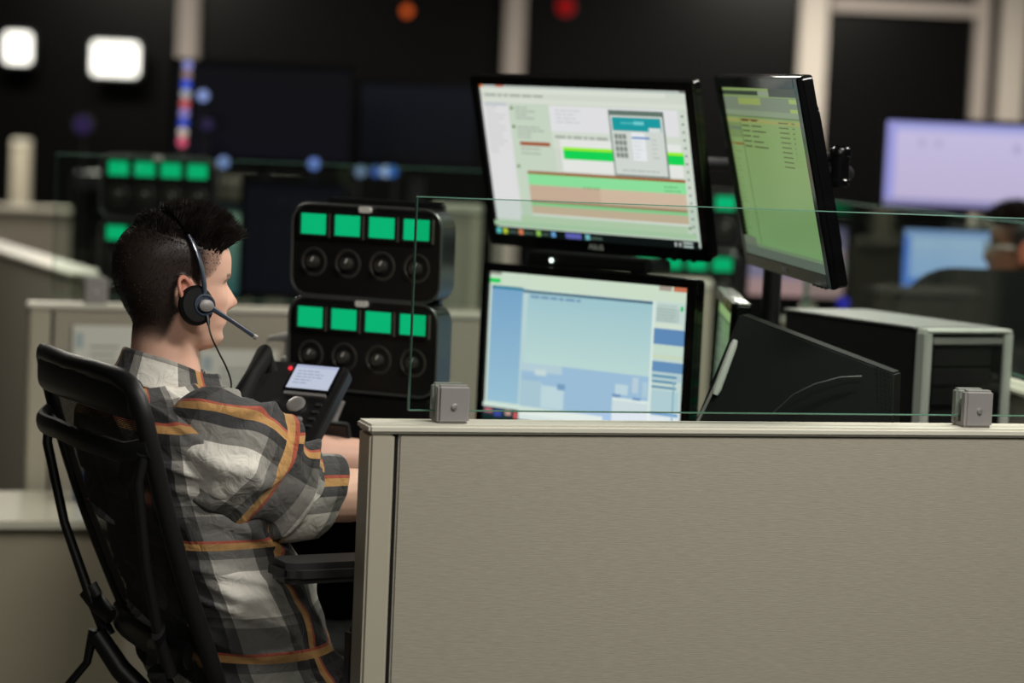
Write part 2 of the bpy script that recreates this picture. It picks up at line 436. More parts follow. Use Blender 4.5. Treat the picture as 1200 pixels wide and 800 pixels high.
def text_rows(u0, v0, u1, v1, n, col, lo=.3, hi=.95, th=.35, seed=1):
    rnd = random.Random(seed); out = []
    dv = (v1 - v0) / n
    for i in range(n):
        u = u0
        end = u0 + (u1 - u0) * rnd.uniform(lo, hi)
        while u < end:
            l = (u1 - u0) * rnd.uniform(.06, .2)
            out.append((u, v0 + dv * (i + .3), min(u + l, end), v0 + dv * (i + .3 + th), col)); u += l + (u1 - u0) * .03
    return out
def monitor(center, yaw, tilt, roll, w, h, label, rects, strength, bez=(.017, .017, .016, .024), depth=.045, smat=None, logo=None, name='computer_monitor', cat='monitor', body=None, buttons=True, group=None):
    t = tag(empty(name, center, yaw, tilt, roll), label, cat, group)
    body = body or GLOSSB
    l, r_, tp, bt = bez
    W = w + l + r_; H = h + tp + bt; cx = (r_ - l) / 2; cz = (tp - bt) / 2
    MB().prism(rrect(W, H, .008, 4, cx, cz), .004, depth * .55, bev=.002).prism(rrect(W * .8, H * .72, .02, 5, cx, cz), depth * .5, depth, bev=.004).build('housing', body, t)
    # bezel as a frame
    bm = MB(); f = -.005
    bm.box((-w / 2 - l / 2, 0, cz), (l, .012, H), bev=.0022); bm.box((w / 2 + r_ / 2, 0, cz), (r_, .012, H), bev=.0022)
    bm.box((0, 0, h / 2 + tp / 2), (w + .004, .012, tp), bev=.0022); bm.box((0, 0, -h / 2 - bt / 2), (w + .004, .012, bt), bev=.0022)
    bm.build('bezel', body, t)
    screen_mesh(t, w, h, rects, screen_mat('lit_panel_%s' % strength, strength), y=.002)
    if logo:
        cu_ = bpy.data.curves.new('maker_mark', 'FONT'); cu_.body = logo; cu_.size = .015; cu_.extrude = .0004; cu_.align_x = 'CENTER'; cu_.align_y = 'CENTER'
        o = bpy.data.objects.new('maker_mark', cu_); me = bpy.data.meshes.new_from_object(o); bpy.data.objects.remove(o)
        o = bpy.data.objects.new('maker_mark', me); C.objects.link(o); me.materials.append(WHITE); o.parent = t
        o.rotation_euler = (PI / 2, 0, 0); o.location = (0, -.0070, -h / 2 - bt * .5)
    if buttons:
        for k in range(4):
            MB().box((w / 2 - .02 - .022 * k, -.003, -h / 2 - bt - .001), (.01, .006, .003), bev=.001).build('control_button', DGREY, t)
    return t

# upper main monitor
W1 = (206, 212, 202); r1 = [(0, 0, 1, 1, (204, 212, 200))]
r1 += [(0, 0, 1, .022, (178, 186, 180)), (.0, .0, .015, .022, (220, 120, 60)), (.08, .004, .12, .018, (190, 110, 90)), (.965, .004, .998, .018, (120, 120, 118)), (0, .022, .90, .055, (214, 220, 208)), (.0, .055, 1, .09, (206, 212, 200)), (0, .09, 1, .118, (214, 219, 208))]
r1 += text_rows(.02, .055, .32, .085, 1, (150, 156, 146), .9, 1, .4, 2)
r1 += [(0, .12, .138, .90, (220, 220, 220)), (.012, .12, .128, .14, (190, 195, 200))]
r1 += text_rows(.02, .14, .12, .46, 13, (190, 194, 190), .4, .95, .3, 3)
r1 += [(.138, .12, .345, 1, (196, 210, 192))]
for vv in (.14, .262, .525): r1 += [(.147, vv, .160, vv + .02, (90, 120, 60))]
r1 += text_rows(.172, .135, .30, .225, 4, (150, 160, 146), .4, .8, .35, 4)
r1 += text_rows(.172, .262, .33, .35, 4, (150, 160, 146), .4, .9, .35, 5)
r1 += [(.178, .368, .328, .392, (158, 74, 36))] + text_rows(.18, .40, .30, .46, 2, (160, 170, 156), .5, .9, .35, 6)
r1 += [(.345, .124, .955, .29, (222, 222, 224)), (.345, .29, .955, .40, (208, 216, 204)), (.38, .34, .955, .55, (226, 228, 224))]
r1 += text_rows(.375, .14, .60, .24, 4, (190, 194, 200), .4, .9, .3, 7)
r1 += text_rows(.36, .30, .63, .35, 1, (160, 166, 156), .95, 1, .35, 8)
r1 += [(.392, .388, .966, .412, (150, 235, 40)), (.392, .408, .966, .468, (20, 208, 84))]
r1 += [(.200, .560, .961, .578, (150, 82, 34)), (.200, .578, .961, .652, (138, 220, 154)), (.200, .652, .957, .762, (205, 182, 158)), (.200, .652, .55, .762, (196, 170, 148)), (.200, .755, .957, .768, (164, 120, 92)), (.200, .768, .957, .79, (140, 210, 150)), (.200, .79, .957, .845, (206, 180, 156)), (.200, .845, .957, .855, (232, 232, 226))]
r1 += text_rows(.86, .60, .95, .65, 2, (100, 170, 110), .5, .9, .3, 9) + text_rows(.47, .64, .56, .66, 1, (120, 160, 110), .9, 1, .4, 9)
for k in range(16): r1 += [(.974, .15 + .05 * k, .984, .163 + .05 * k, (120, 132, 126))]
r1 += [(.955, .86, .97, .875, (120, 140, 110)), (.14, .86, .95, .93, (188, 208, 178)), (.0, .905, .99, .938, (178, 205, 172))]
# window that floats over the picture
r1 += [(.636, .132, .895, .556, (96, 116, 106)), (.642, .165, .888, .545, (206, 212, 206)), (.650, .176, .878, .262, (28, 152, 158)), (.82, .238, .875, .262, (214, 222, 220)), (.75, .20, .80, .222, (110, 200, 205))]
r1 += text_rows(.69, .2, .75, .225, 1, (90, 190, 190), .9, 1, .4, 11)
for i in range(4):
    for j in range(3): r1 += [(.655 + .0195 * j, .283 + .04 * i, .671 + .0195 * j, .315 + .04 * i, (122, 132, 122))]
r1 += [(.735, .27, .80, .45, (226, 230, 232)), (.737, .298, .821, .309, (60, 120, 190))] + text_rows(.74, .32, .80, .44, 5, (200, 206, 210), .5, .9, .3, 12) + text_rows(.83, .30, .87, .44, 5, (178, 184, 178), .5, .9, .3, 13) + text_rows(.68, .50, .87, .53, 1, (170, 176, 170), .9, 1, .3, 14)
# taskbar
r1 += [(0, .945, 1, 1, (14, 20, 20))]
for u, c in ((.012, (100, 205, 205)), (.045, (200, 210, 60)), (.125, (228, 130, 90)), (.215, (150, 200, 90)), (.29, (110, 160, 215)), (.46, (120, 190, 200))): r1 += [(u, .955, u + .022, .99, c)]
r1 += [(.362, .955, .44, .99, (100, 100, 185))] + text_rows(.075, .958, .118, .99, 1, (80, 100, 90), .9, 1, .5, 15) + text_rows(.15, .958, .205, .99, 1, (80, 100, 90), .9, 1, .5, 16) + text_rows(.245, .958, .28, .99, 1, (80, 100, 90), .9, 1, .5, 17) + text_rows(.49, .958, .55, .99, 1, (80, 100, 90), .9, 1, .5, 18)
r1 += [(.89, .958, .90, .985, (190, 190, 190)), (.91, .958, .92, .985, (190, 190, 190)), (.93, .952, .975, .965, (190, 200, 196)), (.93, .975, .975, .988, (190, 200, 196))]
monitor((.128, 4.534, 1.382), R(-37.4), R(16.3), R(.3), .474, .296, 'upper centre monitor showing green and tan table with teal pop-up window', r1, 1.0, logo='ASUS')

# lower main monitor
def grad(a, b): return a, b
r3 = [(0, 0, 1, 1, (224, 234, 224))]
r3 += [(0, 0, 1, .095, (222, 232, 214)), (.0, .045, .055, .075, (20, 214, 96)), (.0, .0, .06, .02, (150, 150, 140)), (.86, .0, .92, .03, (180, 160, 150)), (.93, .0, 1, .03, (214, 120, 90))]
r3 += [(.012, .095, .178, .87, (130, 172, 214), (168, 202, 228)), (.012, .093, .178, .112, (36, 130, 160)), (.178, .095, .205, .87, (200, 220, 226))]
r3 += [(.205, .108, .84, .588, (172, 206, 220), (204, 226, 226)), (.178, .105, .84, .122, (70, 104, 130)), (.188, .585, .84, .91, (170, 198, 230))]
r3 += text_rows(.22, .125, .50, .165, 1, (120, 150, 190), .9, 1, .4, 21)
r3 += [(.188, .585, .40, .64, (196, 214, 230)), (.26, .62, .32, .66, (214, 226, 232)), (.188, .70, .30, .88, (184, 208, 226)), (.298, .722, .415, .87, (206, 224, 236)), (.2, .66, .28, .70, (168, 196, 226)), (.38, .70, .42, .74, (130, 165, 205))]
r3 += [(.66, .742, .835, .91, (222, 230, 238)), (.66, .742, .835, .76, (240, 244, 244)), (.672, .655, .735, .72, (206, 222, 236)), (.755, .60, .785, .70, (200, 214, 232)), (.805, .62, .83, .72, (190, 210, 230)), (.66, .72, .70, .74, (120, 150, 200)), (.76, .73, .80, .745, (110, 150, 200))]
r3 += [(.84, .10, 1, .91, (212, 224, 222)), (.835, .10, .85, .91, (232, 240, 238)), (.855, .135, .965, .225, (196, 208, 206))]
r3 += text_rows(.86, .115, .96, .23, 6, (160, 176, 176), .5, .95, .3, 22) + [(.972, .12, .985, .15, (40, 200, 110)), (.85, .235, .985, .265, (230, 234, 222)), (.85, .27, .998, .37, (104, 144, 196)), (.85, .375, .998, .43, (214, 228, 216)), (.85, .44, .995, .455, (220, 226, 190)), (.85, .478, .998, .545, (110, 150, 198)), (.85, .55, .998, .60, (190, 210, 220))]
for k in range(3): r3 += [(.853, .565 + .035 * k, .97, .578 + .035 * k, (80, 140, 180))]
r3 += [(.853, .66, .985, .79, (192, 214, 226)), (.853, .80, .985, .82, (110, 160, 210)), (.853, .83, .985, .91, (224, 232, 238)), (.955, .60, .962, .90, (140, 180, 200))]
r3 += [(0, .875, .62, .93, (226, 236, 230)), (0, .93, 1, .965, (214, 226, 222)), (0, .905, .19, .985, (30, 50, 60)), (0.01, .915, .05, .945, (200, 110, 120)), (.06, .92, .10, .98, (60, 70, 150)), (.12, .915, .15, .95, (190, 150, 140)), (.165, .92, .185, .97, (200, 90, 90)), (0, .965, 1, 1, (20, 40, 34))]
monitor((.131, 4.47, 1.028), R(-38.7), R(-.5), 0, .46, .2855, 'lower centre monitor with pale blue window, below the green and tan one', r3, 1.0, bez=(.016, .020, .016, .03))

# right upper monitor (olive screen)
r2 = [(0, 0, 1, 1, (126, 148, 90), (116, 150, 100)), (0, .02, .48, .045, (52, 62, 50)), (.62, .0, 1, .05, (66, 72, 64)), (.48, .02, .62, .045, (130, 142, 120)), (0, .055, 1, .135, (112, 124, 104)), (.2, .06, .5, .10, (136, 152, 84)), (.86, .06, 1, .085, (142, 165, 90)), (.86, .115, 1, .135, (142, 165, 90)), (0, .135, 1, .165, (124, 140, 112)), (0, .165, 1, .175, (96, 116, 78)), (.0, .185, 1, .205, (144, 146, 84)), (0, .21, .178, .30, (112, 132, 84))]
r2 += [(0, .235, .18, .25, (98, 112, 96)), (.178, .18, .186, .93, (74, 98, 50)), (0, .33, .178, .342, (122, 84, 40))]
r2 += text_rows(.02, .21, .15, .90, 30, (100, 122, 72), .3, .9, .3, 31)
for i, v in enumerate((.185, .215, .245, .275, .305, .335)):
    r2 += [(.24, v, .34, v + .008, (64, 70, 40)), (.37, v, .37 + .08 + .05 * (i % 3), v + .008, (70, 76, 44))]
for i in range(10): r2 += [(.73, .185 + .027 * i, .85, .193 + .027 * i, (84, 96, 52)), (.89, .185 + .027 * i, .93 - .005 * i, .193 + .027 * i, (90, 104, 58))]
r2 += [(.25, .178, .48, .184, (120, 60, 30)), (0, .89, .17, .94, (104, 112, 96)), (0, .94, 1, 1, (88, 98, 88)), (.17, .925, 1, .945, (110, 130, 100))]
monitor((.434, 4.165, 1.380), R(-80.1), R(13.6), R(1.3), .488, .305, 'right-hand monitor seen edge-on with olive green screen of text', r2, 1.0, bez=(.020, .024, .020, .024), depth=.04, logo='ASUS')

# right lower monitor, nearly edge on
r4 = [(0, 0, 1, 1, (84, 104, 78), (62, 68, 66)), (0, .0, 1, .08, (140, 170, 112)), (.3, .1, 1, .4, (104, 138, 92), (84, 100, 84))]
for k in range(26): r4 += [(.05 + .1 * (k % 3), .12 + .033 * k, .4 + .17 * (k % 4), .128 + .033 * k, (128, 146, 128))]
for v in (.45, .56, .66): r4 += [(.5, v, .9, v + .03, (10, 128, 84))]
m4 = monitor((.391, 4.50, .985), R(-91.5), R(-2), 0, .47, .29, 'lower right monitor turned nearly edge-on between blue screen and black case', r4, 1.0, bez=(.016, .018, .022, .024), depth=.05)
MB().prism(rrect(.15, .014, .003), -.0082, -.0062).build('sticky_label', mat('yellow_note', (226, 226, 150), .7), m4).location = (.14, 0, .1565)

# supports of the screens
def stand(loc, rz, ztop, label, yb=.09):
    t = tag(empty('monitor_stand', loc, rz), label, 'stand')
    MB().prism([(.11 * math.cos(2 * PI * k / 40), .085 * math.sin(2 * PI * k / 40)) for k in range(40)], 0, .012, 'z', bev=.003).build('base', BLACK, t)
    MB().box((0, .0, (ztop - loc[2]) / 2 + .006), (.06, .022, ztop - loc[2] - .012), bev=.004).build('neck', BLACK, t)
    return t
stand((.131 + .04, 4.47 + .07, DZ), R(-38.7), .99, 'black foot and neck holding the lower centre monitor')
stand((.391 + .064, 4.50, DZ), R(-91.5), .95, 'black foot and neck holding the edge-on lower monitor')
arm = tag(empty('screen_pole', (.49, 4.60, DZ)), 'black pole with jointed arms holding the two upper monitors', 'stand')
MB().cyl((0, 0, 0), (0, 0, .70), .018).build('pole', BLACK, arm)
MB().lathe([(.06, 0), (.06, .012), (.03, .02), (.025, .05)]).build('base', BLACK, arm)
b1 = Vector((.128, 4.534, 1.382)) + Vector((math.sin(R(37.4)), math.cos(R(37.4)), 0)) * .05 - arm.location + Vector((0, 0, .0))
MB().tube([(0, 0, .582), (-.10, .06, .582), b1 + Vector((.09, .08, .012)), b1 + Vector((.01, .012, .0))], [.013] * 4, 12).build('arm', DGREY, arm)
b2 = Vector((.434, 4.165, 1.380)) + Vector((.05, .02, 0)) - arm.location
hx = at(984, 196, 4.14) - arm.location
MB().tube([(0, 0, .55), (.05, -.22, .56), hx + Vector((.02, .06, -.01)), hx + Vector((.0, .01, 0))], [.014] * 4, 12).build('arm', BLACK, arm)
MB().lathe([(.008, -.034), (.017, -.034), (.0185, -.030), (.0185, -.022), (.0165, -.02), (.0165, .018), (.0185, .020), (.0185, .030), (.017, .033), (.009, .034), (.009, .037)], Matrix.Translation(hx)).build('hinge', GLOSSB, arm)
MB().tube([hx + Vector((-.002, 0, .018)), b2 + Vector((.015, 0, .03))], .009, 12).tube([hx + Vector((-.002, 0, -.012)), b2 + Vector((.015, 0, -.02))], .009, 12).build('bracket', BLACK, arm)
MB().lathe([(.05, 0), (.05, .006)], Matrix.Translation(b1) @ Matrix.Rotation(R(-37.4), 4, 'Z') @ Matrix.Rotation(R(90), 4, 'X')).build('mount_plate', BLACK, arm)

# speaker bar on top of the lower monitor
sb = tag(empty('speaker_bar', (.131 + .045, 4.47 + .062, 1.196), R(-38.7)), 'black speaker bar lying along the top of the lower centre monitor', 'speaker')
MB().prism(rrect(.30, .026, .009, 5, -.03, .004), -.03, .03, bev=.004).build('body', DGREY, sb)
MB().box((-.03, -.032, .004), (.27, .003, .018), bev=.001).build('grille', MATTEB, sb)
for k in range(2):
    MB().box((-.13 + .2 * k, .0, -.017), (.02, .03, .028), bev=.002).build('foot', BLACK, sb)
for k, z in enumerate((.008,)):
    MB().lathe([(.004, 0), (.004, .002), (.001, .003)], Matrix.Translation((-.11, -.035, .002)) @ Matrix.Rotation(PI / 2, 4, 'X')).build('light_dot', emit('white_reflection_dot', (235, 245, 240), 3.), sb)  # glowing dot stands for a white reflection on the dark bar

# ------------------------------------------------------------------ computer tower
tw_fr = at(1080, 385, 4.418)
ang = R(28.5)
tower = tag(empty('computer_tower', (tw_fr.x, tw_fr.y, DZ), ang), 'black computer tower with silver front edges beyond the nearest partition', 'computer')
TRIMS = mat('trim_silver', (196, 198, 190), .35, metal=.25)
TW, TD, TH = .205, .445, tw_fr.z - DZ
MB().box((TW / 2, TD / 2 + .01, TH / 2), (TW - .012, TD - .02, TH - .004), bev=.003).build('case', MATTEB, tower)
MB().box((TW / 2, TD / 2 + .012, TH - .001), (TW - .004, TD - .024, .004), bev=.001).build('top_panel', mat('graphite_metal', (120, 120, 118), .45, metal=.2), tower)
MB().box((.008, 0, TH / 2 - .002), (.018, .03, TH - .006), bev=.003, seg=3).build('side_trim', TRIMS, tower)
MB().box((TW - .008, 0, TH / 2 - .002), (.018, .03, TH - .006), bev=.003, seg=3).build('side_trim', TRIMS, tower)
MB().box((TW / 2, .001, TH - .004), (TW - .004, .034, .008), bev=.003, seg=3).build('top_trim', TRIMS, tower)
fp = MB().box((TW / 2, .002, TH / 2 - .008), (TW - .034, .018, TH - .03), bev=.002).build('front_panel', GLOSSB, tower)
for k, z in enumerate((TH - .052, TH - .088, TH - .125)):
    MB().box((TW / 2 - .012, -.0085, z), (TW - .07, .004, .031), bev=.0012).build('drive_cover', MATS['black_plastic'], tower)
MB().box((TW / 2, -.009, TH - .022), (TW - .04, .004, .014), bev=.002).build('top_strip', SILVER, tower)
MB().prism(rrect(.017, .011, .005, 5, TW - .038, TH - .088), -.012, -.008).build('power_button', DGREY, tower)
MB().box((TW / 2 - .012, -.0085, TH - .20), (TW - .07, .004, .10), bev=.0012).build('grille', MATS['black_plastic'], tower)

# ------------------------------------------------------------------ black slant-fronted case
def case_panel():
    Yf = 4.06
    A = at(866, 368, Yf); B = at(1048, 437, Yf - .06); Cc = at(1050, 500, Yf - .06); D = at(812, 500, Yf)
    base = Vector(((D.x + Cc.x) / 2, Yf, DZ))
    t = tag(empty('equipment_case', base), 'black slant-fronted equipment case with vented rear edge left of the computer tower', 'equipment')
    # down to the desk along the same slants
    k = (DZ + .004 - D.z) / (A.z - D.z); D2 = D + (A - D) * k; D2.z = DZ + .004
    C2 = Cc.copy(); C2.z = DZ + .004
    th = Vector((.018, .04, 0))
    bm = MB(); F = [bm.bm.verts.new(p - base) for p in (A, B, C2, D2)]; K = [bm.bm.verts.new(p + th - base) for p in (A, B, C2, D2)]
    bm.bm.faces.new(F); bm.bm.faces.new(K[::-1])
    for i in range(4): bm.bm.faces.new([F[i], K[i], K[(i + 1) % 4], F[(i + 1) % 4]])
    bmesh.ops.bevel(bm.bm, geom=bm.bm.edges[:], offset=.003, segments=2, affect='EDGES')
    bm.build('body', mat('case_charcoal', (15, 15, 14), .55, bump=.15, bscale=700, spec=.3), t)
    n = (C2 - D2).cross(A - D2).normalized()
    if n.y > 0: n = -n
    p = MB()
    for i in range(4):
        for j in range(14):
            q = B + (Cc - B) * ((j + .5) / 15) * 1.15 + (A - B).normalized() * (.010 + .007 * i) - base
            p.box(q + n * .0006, (.0028, .002, .0028))
    p.build('vent_holes', MATTEB, t, smooth=False)
    # pale handle and rod along the slanted front edge
    H0 = at(862, 398, Yf - .012); H1 = at(838, 462, Yf - .012)
    MB().tube([H0 - base, H0 + (H1 - H0) * .1 - base, H0 + (H1 - H0) * .9 - base, H1 - base], [.004, .0065, .0075, .005], 14).build('handle', WHITE, t)
    S0 = at(846, 436, Yf - .010); S1 = at(812, 505, Yf - .010)
    MB().tube([S0 - base, S1 - base], [.003, .0025], 10).build('rod', SATIN, t)
    return t
case_panel()
# cable hanging on the case
q = [at(x, y, 3.985) for x, y in ((905, 485), (930, 462), (955, 450), (985, 442), (1010, 441))]
tag(MB().tube(q, .0018, 8).build('cable', DGREY), 'thin dark cable curving over the face of the black case', 'cable')

# ------------------------------------------------------------------ green-lit dispatch units
GREEN = emit('green_display', (10, 178, 114), 1.0)
GREEN2 = emit('green_display_text', (40, 215, 140), 1.0)
KN = mat('dial_grey', (74, 72, 68), .35, metal=.4)
HOUS = mat('unit_black', (24, 24, 24), .3)
TRIMG = mat('unit_trim', (92, 94, 92), .3, metal=.5)
def unit(loc, yaw, tilt, label, group, w=.306, h=.168, detail=True):
    "origin: centre of the row of displays"
    t = tag(empty('dispatch_speaker_unit', loc, yaw, tilt), label, 'speaker unit', group)
    cz = -.048
    MB().prism(rrect(w, h, .034, 8, 0, cz), .006, .07, bev=.006).build('housing', HOUS, t)
    pts = [(x, .006, z) for x, z in rrect(w, h, .034, 8, 0, cz)]
    MB().tube(pts, .0028, 8, closed=True).build('rim', TRIMG, t)
    MB().prism(rrect(.024, .011, .003, 4, .0, .031), -.002, .008).build('name_tag', WHITE, t)
    for k in range(4):
        x = (k - 1.5) * .0706
        f = MB()
        for sx in (-1, 1): f.box((x + sx * .0295, .002, 0), (.005, .01, .048), bev=.001)
        for sz in (-1, 1): f.box((x, .002, sz * .0215), (.054, .01, .005), bev=.001)
        fo = f.build('display_frame', BLACK, t)
        MB().box((x, .005, 0), (.054, .004, .038)).build('display', GREEN, fo)
        if detail:
            MB().box((x + .034, .0, -.002), (.002, .006, .044)).build('display_edge', mat('frame_glint', (120, 116, 104), .35, metal=.4), fo)
        M = Matrix.Translation((x, .006, -.070)) @ Matrix.Rotation(PI / 2, 4, 'X')
        MB().lathe([(.027, -.004), (.027, .001), (.024, .002), (.019, -.002), (.012, -.003), (.011, .012), (.0095, .014), (.001, .0145)], M, 28).build('dial', KN, t)
        MB().box((x + .004, -.0088, -.064), (.0025, .0012, .009), rot=Ry(.5)).build('dial_marker', WHITE, t)
    return t
UC = Vector((-.278, 4.411, 1.166)); hz = .086
upv = Matrix.Rotation(R(-24), 3, 'Z') @ Vector((0, 0, 1))
unit(UC + Vector((0, 0, hz)), R(-24), R(1), 'upper black speaker unit with four green displays beside the nearest glass', 'green display units')
unit(UC + Vector((0, 0, -hz)), R(-24), R(1), 'lower black speaker unit with four green displays, just above the desk phone', 'green display units')
st = tag(empty('unit_stand', (UC.x, UC.y, DZ), R(-24)), 'black stand under the green display units behind the desk phone', 'stand')
MB().box((0, .06, .006), (.30, .16, .012), bev=.003).build('base', BLACK, st)
MB().box((0, .085, .25), (.24, .02, .48), bev=.004).build('back_plate', BLACK, st)
MB().box((0, .045, (1.08 - .133 - DZ) / 2 + .004), (.28, .07, 1.08 - .133 - DZ - .016), bev=.004).build('riser', MATTEB, st)

# ------------------------------------------------------------------ desk phone
sc = at(375, 444, 4.15)
ph = tag(empty('desk_phone', (sc.x + .0, sc.y + .03, DZ), R(-24)), 'black desk phone with lit grey display and keypad in front of the operator', 'phone')
# local frame of the sloped face
TL = R(-47)
Mf = Matrix.Translation(Vector((0, -.03, sc.z - DZ))) @ Matrix.Rotation(TL, 4, 'X')
def pf(x, z, d=0): return Mf @ Vector((x, d, z))
b_ = MB(); b_.prism(rrect(.170, .200, .016, 6, -.026, -.064), .002, .024, bev=.004, M=Mf); b_.build('body', BLACK, ph)
b_ = MB(); b_.prism(rrect(.092, .064, .004, 4), -.002, .004, bev=.001, M=Mf); b_.build('display_bezel', GLOSSB, ph)
sm = screen_mesh(ph, .082, .054, [(0, 0, 1, 1, (188, 196, 214)), (0, 0, 1, .12, (170, 178, 205))] + text_rows(.1, .2, .95, .85, 5, (148, 156, 180), .4, .9, .35, 41), screen_mat('lit_panel_1.0', 1.0), name='display')
sm.matrix_local = Mf @ Matrix.Translation((0, -.0028, 0))
b_ = MB(); b_.prism(rrect(.082, .006, .002, 3, 0, -.037), -.002, .002, M=Mf); b_.build('silver_strip', SILVER, ph)
M2_ = Mf @ Matrix.Translation((-.006, 0, -.062)) @ Matrix.Rotation(PI / 2, 4, 'X')
MB().lathe([(.0165, 0), (.0165, .003), (.013, .0045), (.006, .0035), (.001, .004)], M2_, 28).build('navigation_button', SILVER, ph)
for i in range(4):
    for j in range(3):
        k_ = MB(); k_.prism(rrect(.0125, .0085, .003, 3, -.024 + .018 * j, -.093 - .0135 * i), -.003, .004, bev=.0008, M=Mf); k_.build('key', SATIN, ph)
for i in range(4):
    for j in (-1, 1):
        k_ = MB(); k_.prism(rrect(.012, .006, .002, 3, -.006 + j * .042, -.058 - .016 * i), -.002, .004, M=Mf); k_.build('function_key', DGREY, ph)
hs = MB()
hp = [(-.074, -.028, -.018), (-.078, -.050, -.004), (-.078, -.052, -.05), (-.078, -.050, -.11), (-.074, -.028, -.150)]
hs.tube([Mf @ Vector(p) for p in hp], [.020, .023, .017, .023, .023], 18, flat=(1.05, .8)); hs.build('handset', MATTEB, ph)
b_ = MB()
b_.lathe([(.004, 0), (.004, .003), (.001, .004)], Mf @ Matrix.Translation((-.052, 0, .018)) @ Matrix.Rotation(PI / 2, 4, 'X')); b_.build('message_light', emit('red_led', (225, 50, 60), 1.2), ph)
# silver bent foot
ft = [at(x, y, 4.26) - ph.location for x, y in ((402, 470), (392, 492), (398, 508), (416, 522), (436, 533))]
ft = [Matrix.Rotation(R(24), 3, 'Z') @ p for p in ft]
MB().tube(ft, [.006, .009, .010, .009, .006], 12, flat=(.6, 1)).build('foot', SATIN, ph)
MB().box((-.04, .07, .05), (.14, .015, .115), rot=Rx(R(20)), bev=.003).build('prop_stand', BLACK, ph)
cp = [Mf @ Vector((-.108, -.045, -.175)), Mf @ Vector((-.115, -.02, -.19)), Vector((-.11, -.06, .006)), Vector((-.03, -.02, .004))]

# pump bottle behind the phone
q = at(336, 395, 4.62)
pb = tag(empty('pump_bottle', (q.x, 4.62, DZ)), 'small white pump bottle standing behind the desk phone', 'bottle')
zt = q.z - DZ
MB().lathe([(.02, 0), (.024, .006), (.024, zt * .55), (.019, zt * .66), (.010, zt * .70), (.010, zt * .76)]).build('bottle_body', mat('translucent_bottle', (120, 128, 118), .3), pb)
MB().lathe([(.011, zt * .74), (.011, zt * .82), (.004, zt * .83), (.004, zt * .97)], n=20).build('collar', WHITE, pb)
MB().tube([(.012, 0, zt * 1.0), (-.005, 0, zt * 1.0), (-.032, -.004, zt * .985), (-.036, -.004, zt * .95)], [.009, .009, .005, .004], 12).build('pump_head', WHITE, pb)

# ------------------------------------------------------------------ neighbouring desks and screens
def far_table(px0, px1, Y, label, depth=.7, z=.74):
    a, b = at(px0, 300, Y).x, at(px1, 300, Y).x
    t = tag(empty('far_desk', ((a + b) / 2, Y, 0)), label, 'desk')
    MB().box((0, 0, z - .015), (b - a, depth, .03), bev=.004).build('worktop', DESKT, t)
    for sx in (-1, 1):
        for sy in (-1, 1): MB().box((sx * ((b - a) / 2 - .05), sy * (depth / 2 - .05), (z - .03) / 2), (.05, .05, z - .03)).build('leg', DGREY, t)
    return t, (a + b) / 2
def far_screen(px0, py0, px1, py1, Y, label, rects, strength, z=.74, yaw=0., tilt=0., bz=.014):
    a = at(px0, py0, Y); b = at(px1, py1, Y)
    w = (b.x - a.x) / max(.2, math.cos(yaw)) ; c = (a + b) / 2; h = a.z - b.z
    t = monitor((c.x, c.y, c.z), yaw, tilt, 0, w, h, label, rects, strength, bez=(bz, bz, bz, bz * 1.2), buttons=False)
    s_ = tag(empty('monitor_stand', (c.x, c.y + .075, z)), ' '.join(('black stand under the ' + label).split(',')[0].split(' at ')[0].split()[:15]), 'stand')
    MB().prism([(.11 * math.cos(2 * PI * k / 32), .08 * math.sin(2 * PI * k / 32)) for k in range(32)], 0, .012, 'z').build('base', BLACK, s_)
    MB().box((0, 0, (c.z - z) / 2 + .005), (.05, .03, c.z - z - .005), bev=.004).build('neck', BLACK, s_)
    return t
far_table(150, 640, 8.3, 'long dark desk far behind carrying the two wide switched-off screens', .8)
far_screen(207, 75, 408, 190, 8.1, 'wide dark wall-sized monitor at upper left beyond the coloured lights', [(0, 0, 1, 1, (9, 9, 14), (9, 10, 18))], .9, bz=.02)
far_screen(424, 98, 556, 194, 8.3, 'dark bluish monitor left of the upper centre monitor', [(0, 0, 1, 1, (14, 17, 24), (9, 10, 14))], .9, bz=.018)
far_table(250, 480, 7.4, 'dark desk beyond the partition behind the operator', .7)
far_screen(288, 214, 400, 346, 7.3, 'dark blue monitor in front of the operator\'s face in the background', [(0, 0, 1, 1, (9, 11, 17), (10, 12, 20))], .9)
far_screen(236, 238, 282, 346, 7.55, 'narrow pale green glowing screen right behind the operator\'s forehead', [(0, 0, 1, 1, (112, 140, 118), (40, 84, 88)), (0, 0, 1, .1, (30, 40, 38)), (.1, .14, .9, .4, (128, 156, 132))], .8)
# column of coloured status lights
a = at(214, 122, 7.7)
ls = tag(empty('light_strip', (a.x, 7.72, a.z)), 'vertical strip of nine coloured status lights left of the wide dark monitor', 'light strip')
MB().box((0, .03, -.42), (.03, .03, 1.09), bev=.004).build('rail', BLACK, ls)
MB().box((0, .03, -(a.z) + .01), (.2, .2, .02), bev=.004).build('base', BLACK, ls)
cols = [(150, 150, 215), (150, 125, 120), (60, 90, 225), (170, 175, 180), (205, 95, 95), (150, 140, 205), (60, 85, 205), (205, 190, 175), (225, 95, 125)]
for k, c in enumerate(cols):
    p = at(218.5 - .85 * k, 76 + 11.3 * k, 7.7) - ls.location
    MB().lathe([(.0155, 0), (.015, .004), (.009, .009), (.001, .010)], Matrix.Translation((p.x, .012, p.z)) @ Matrix.Rotation(PI / 2, 4, 'X'), 20).build('light_dot', emit('strip_%d' % k, c, .9), ls)
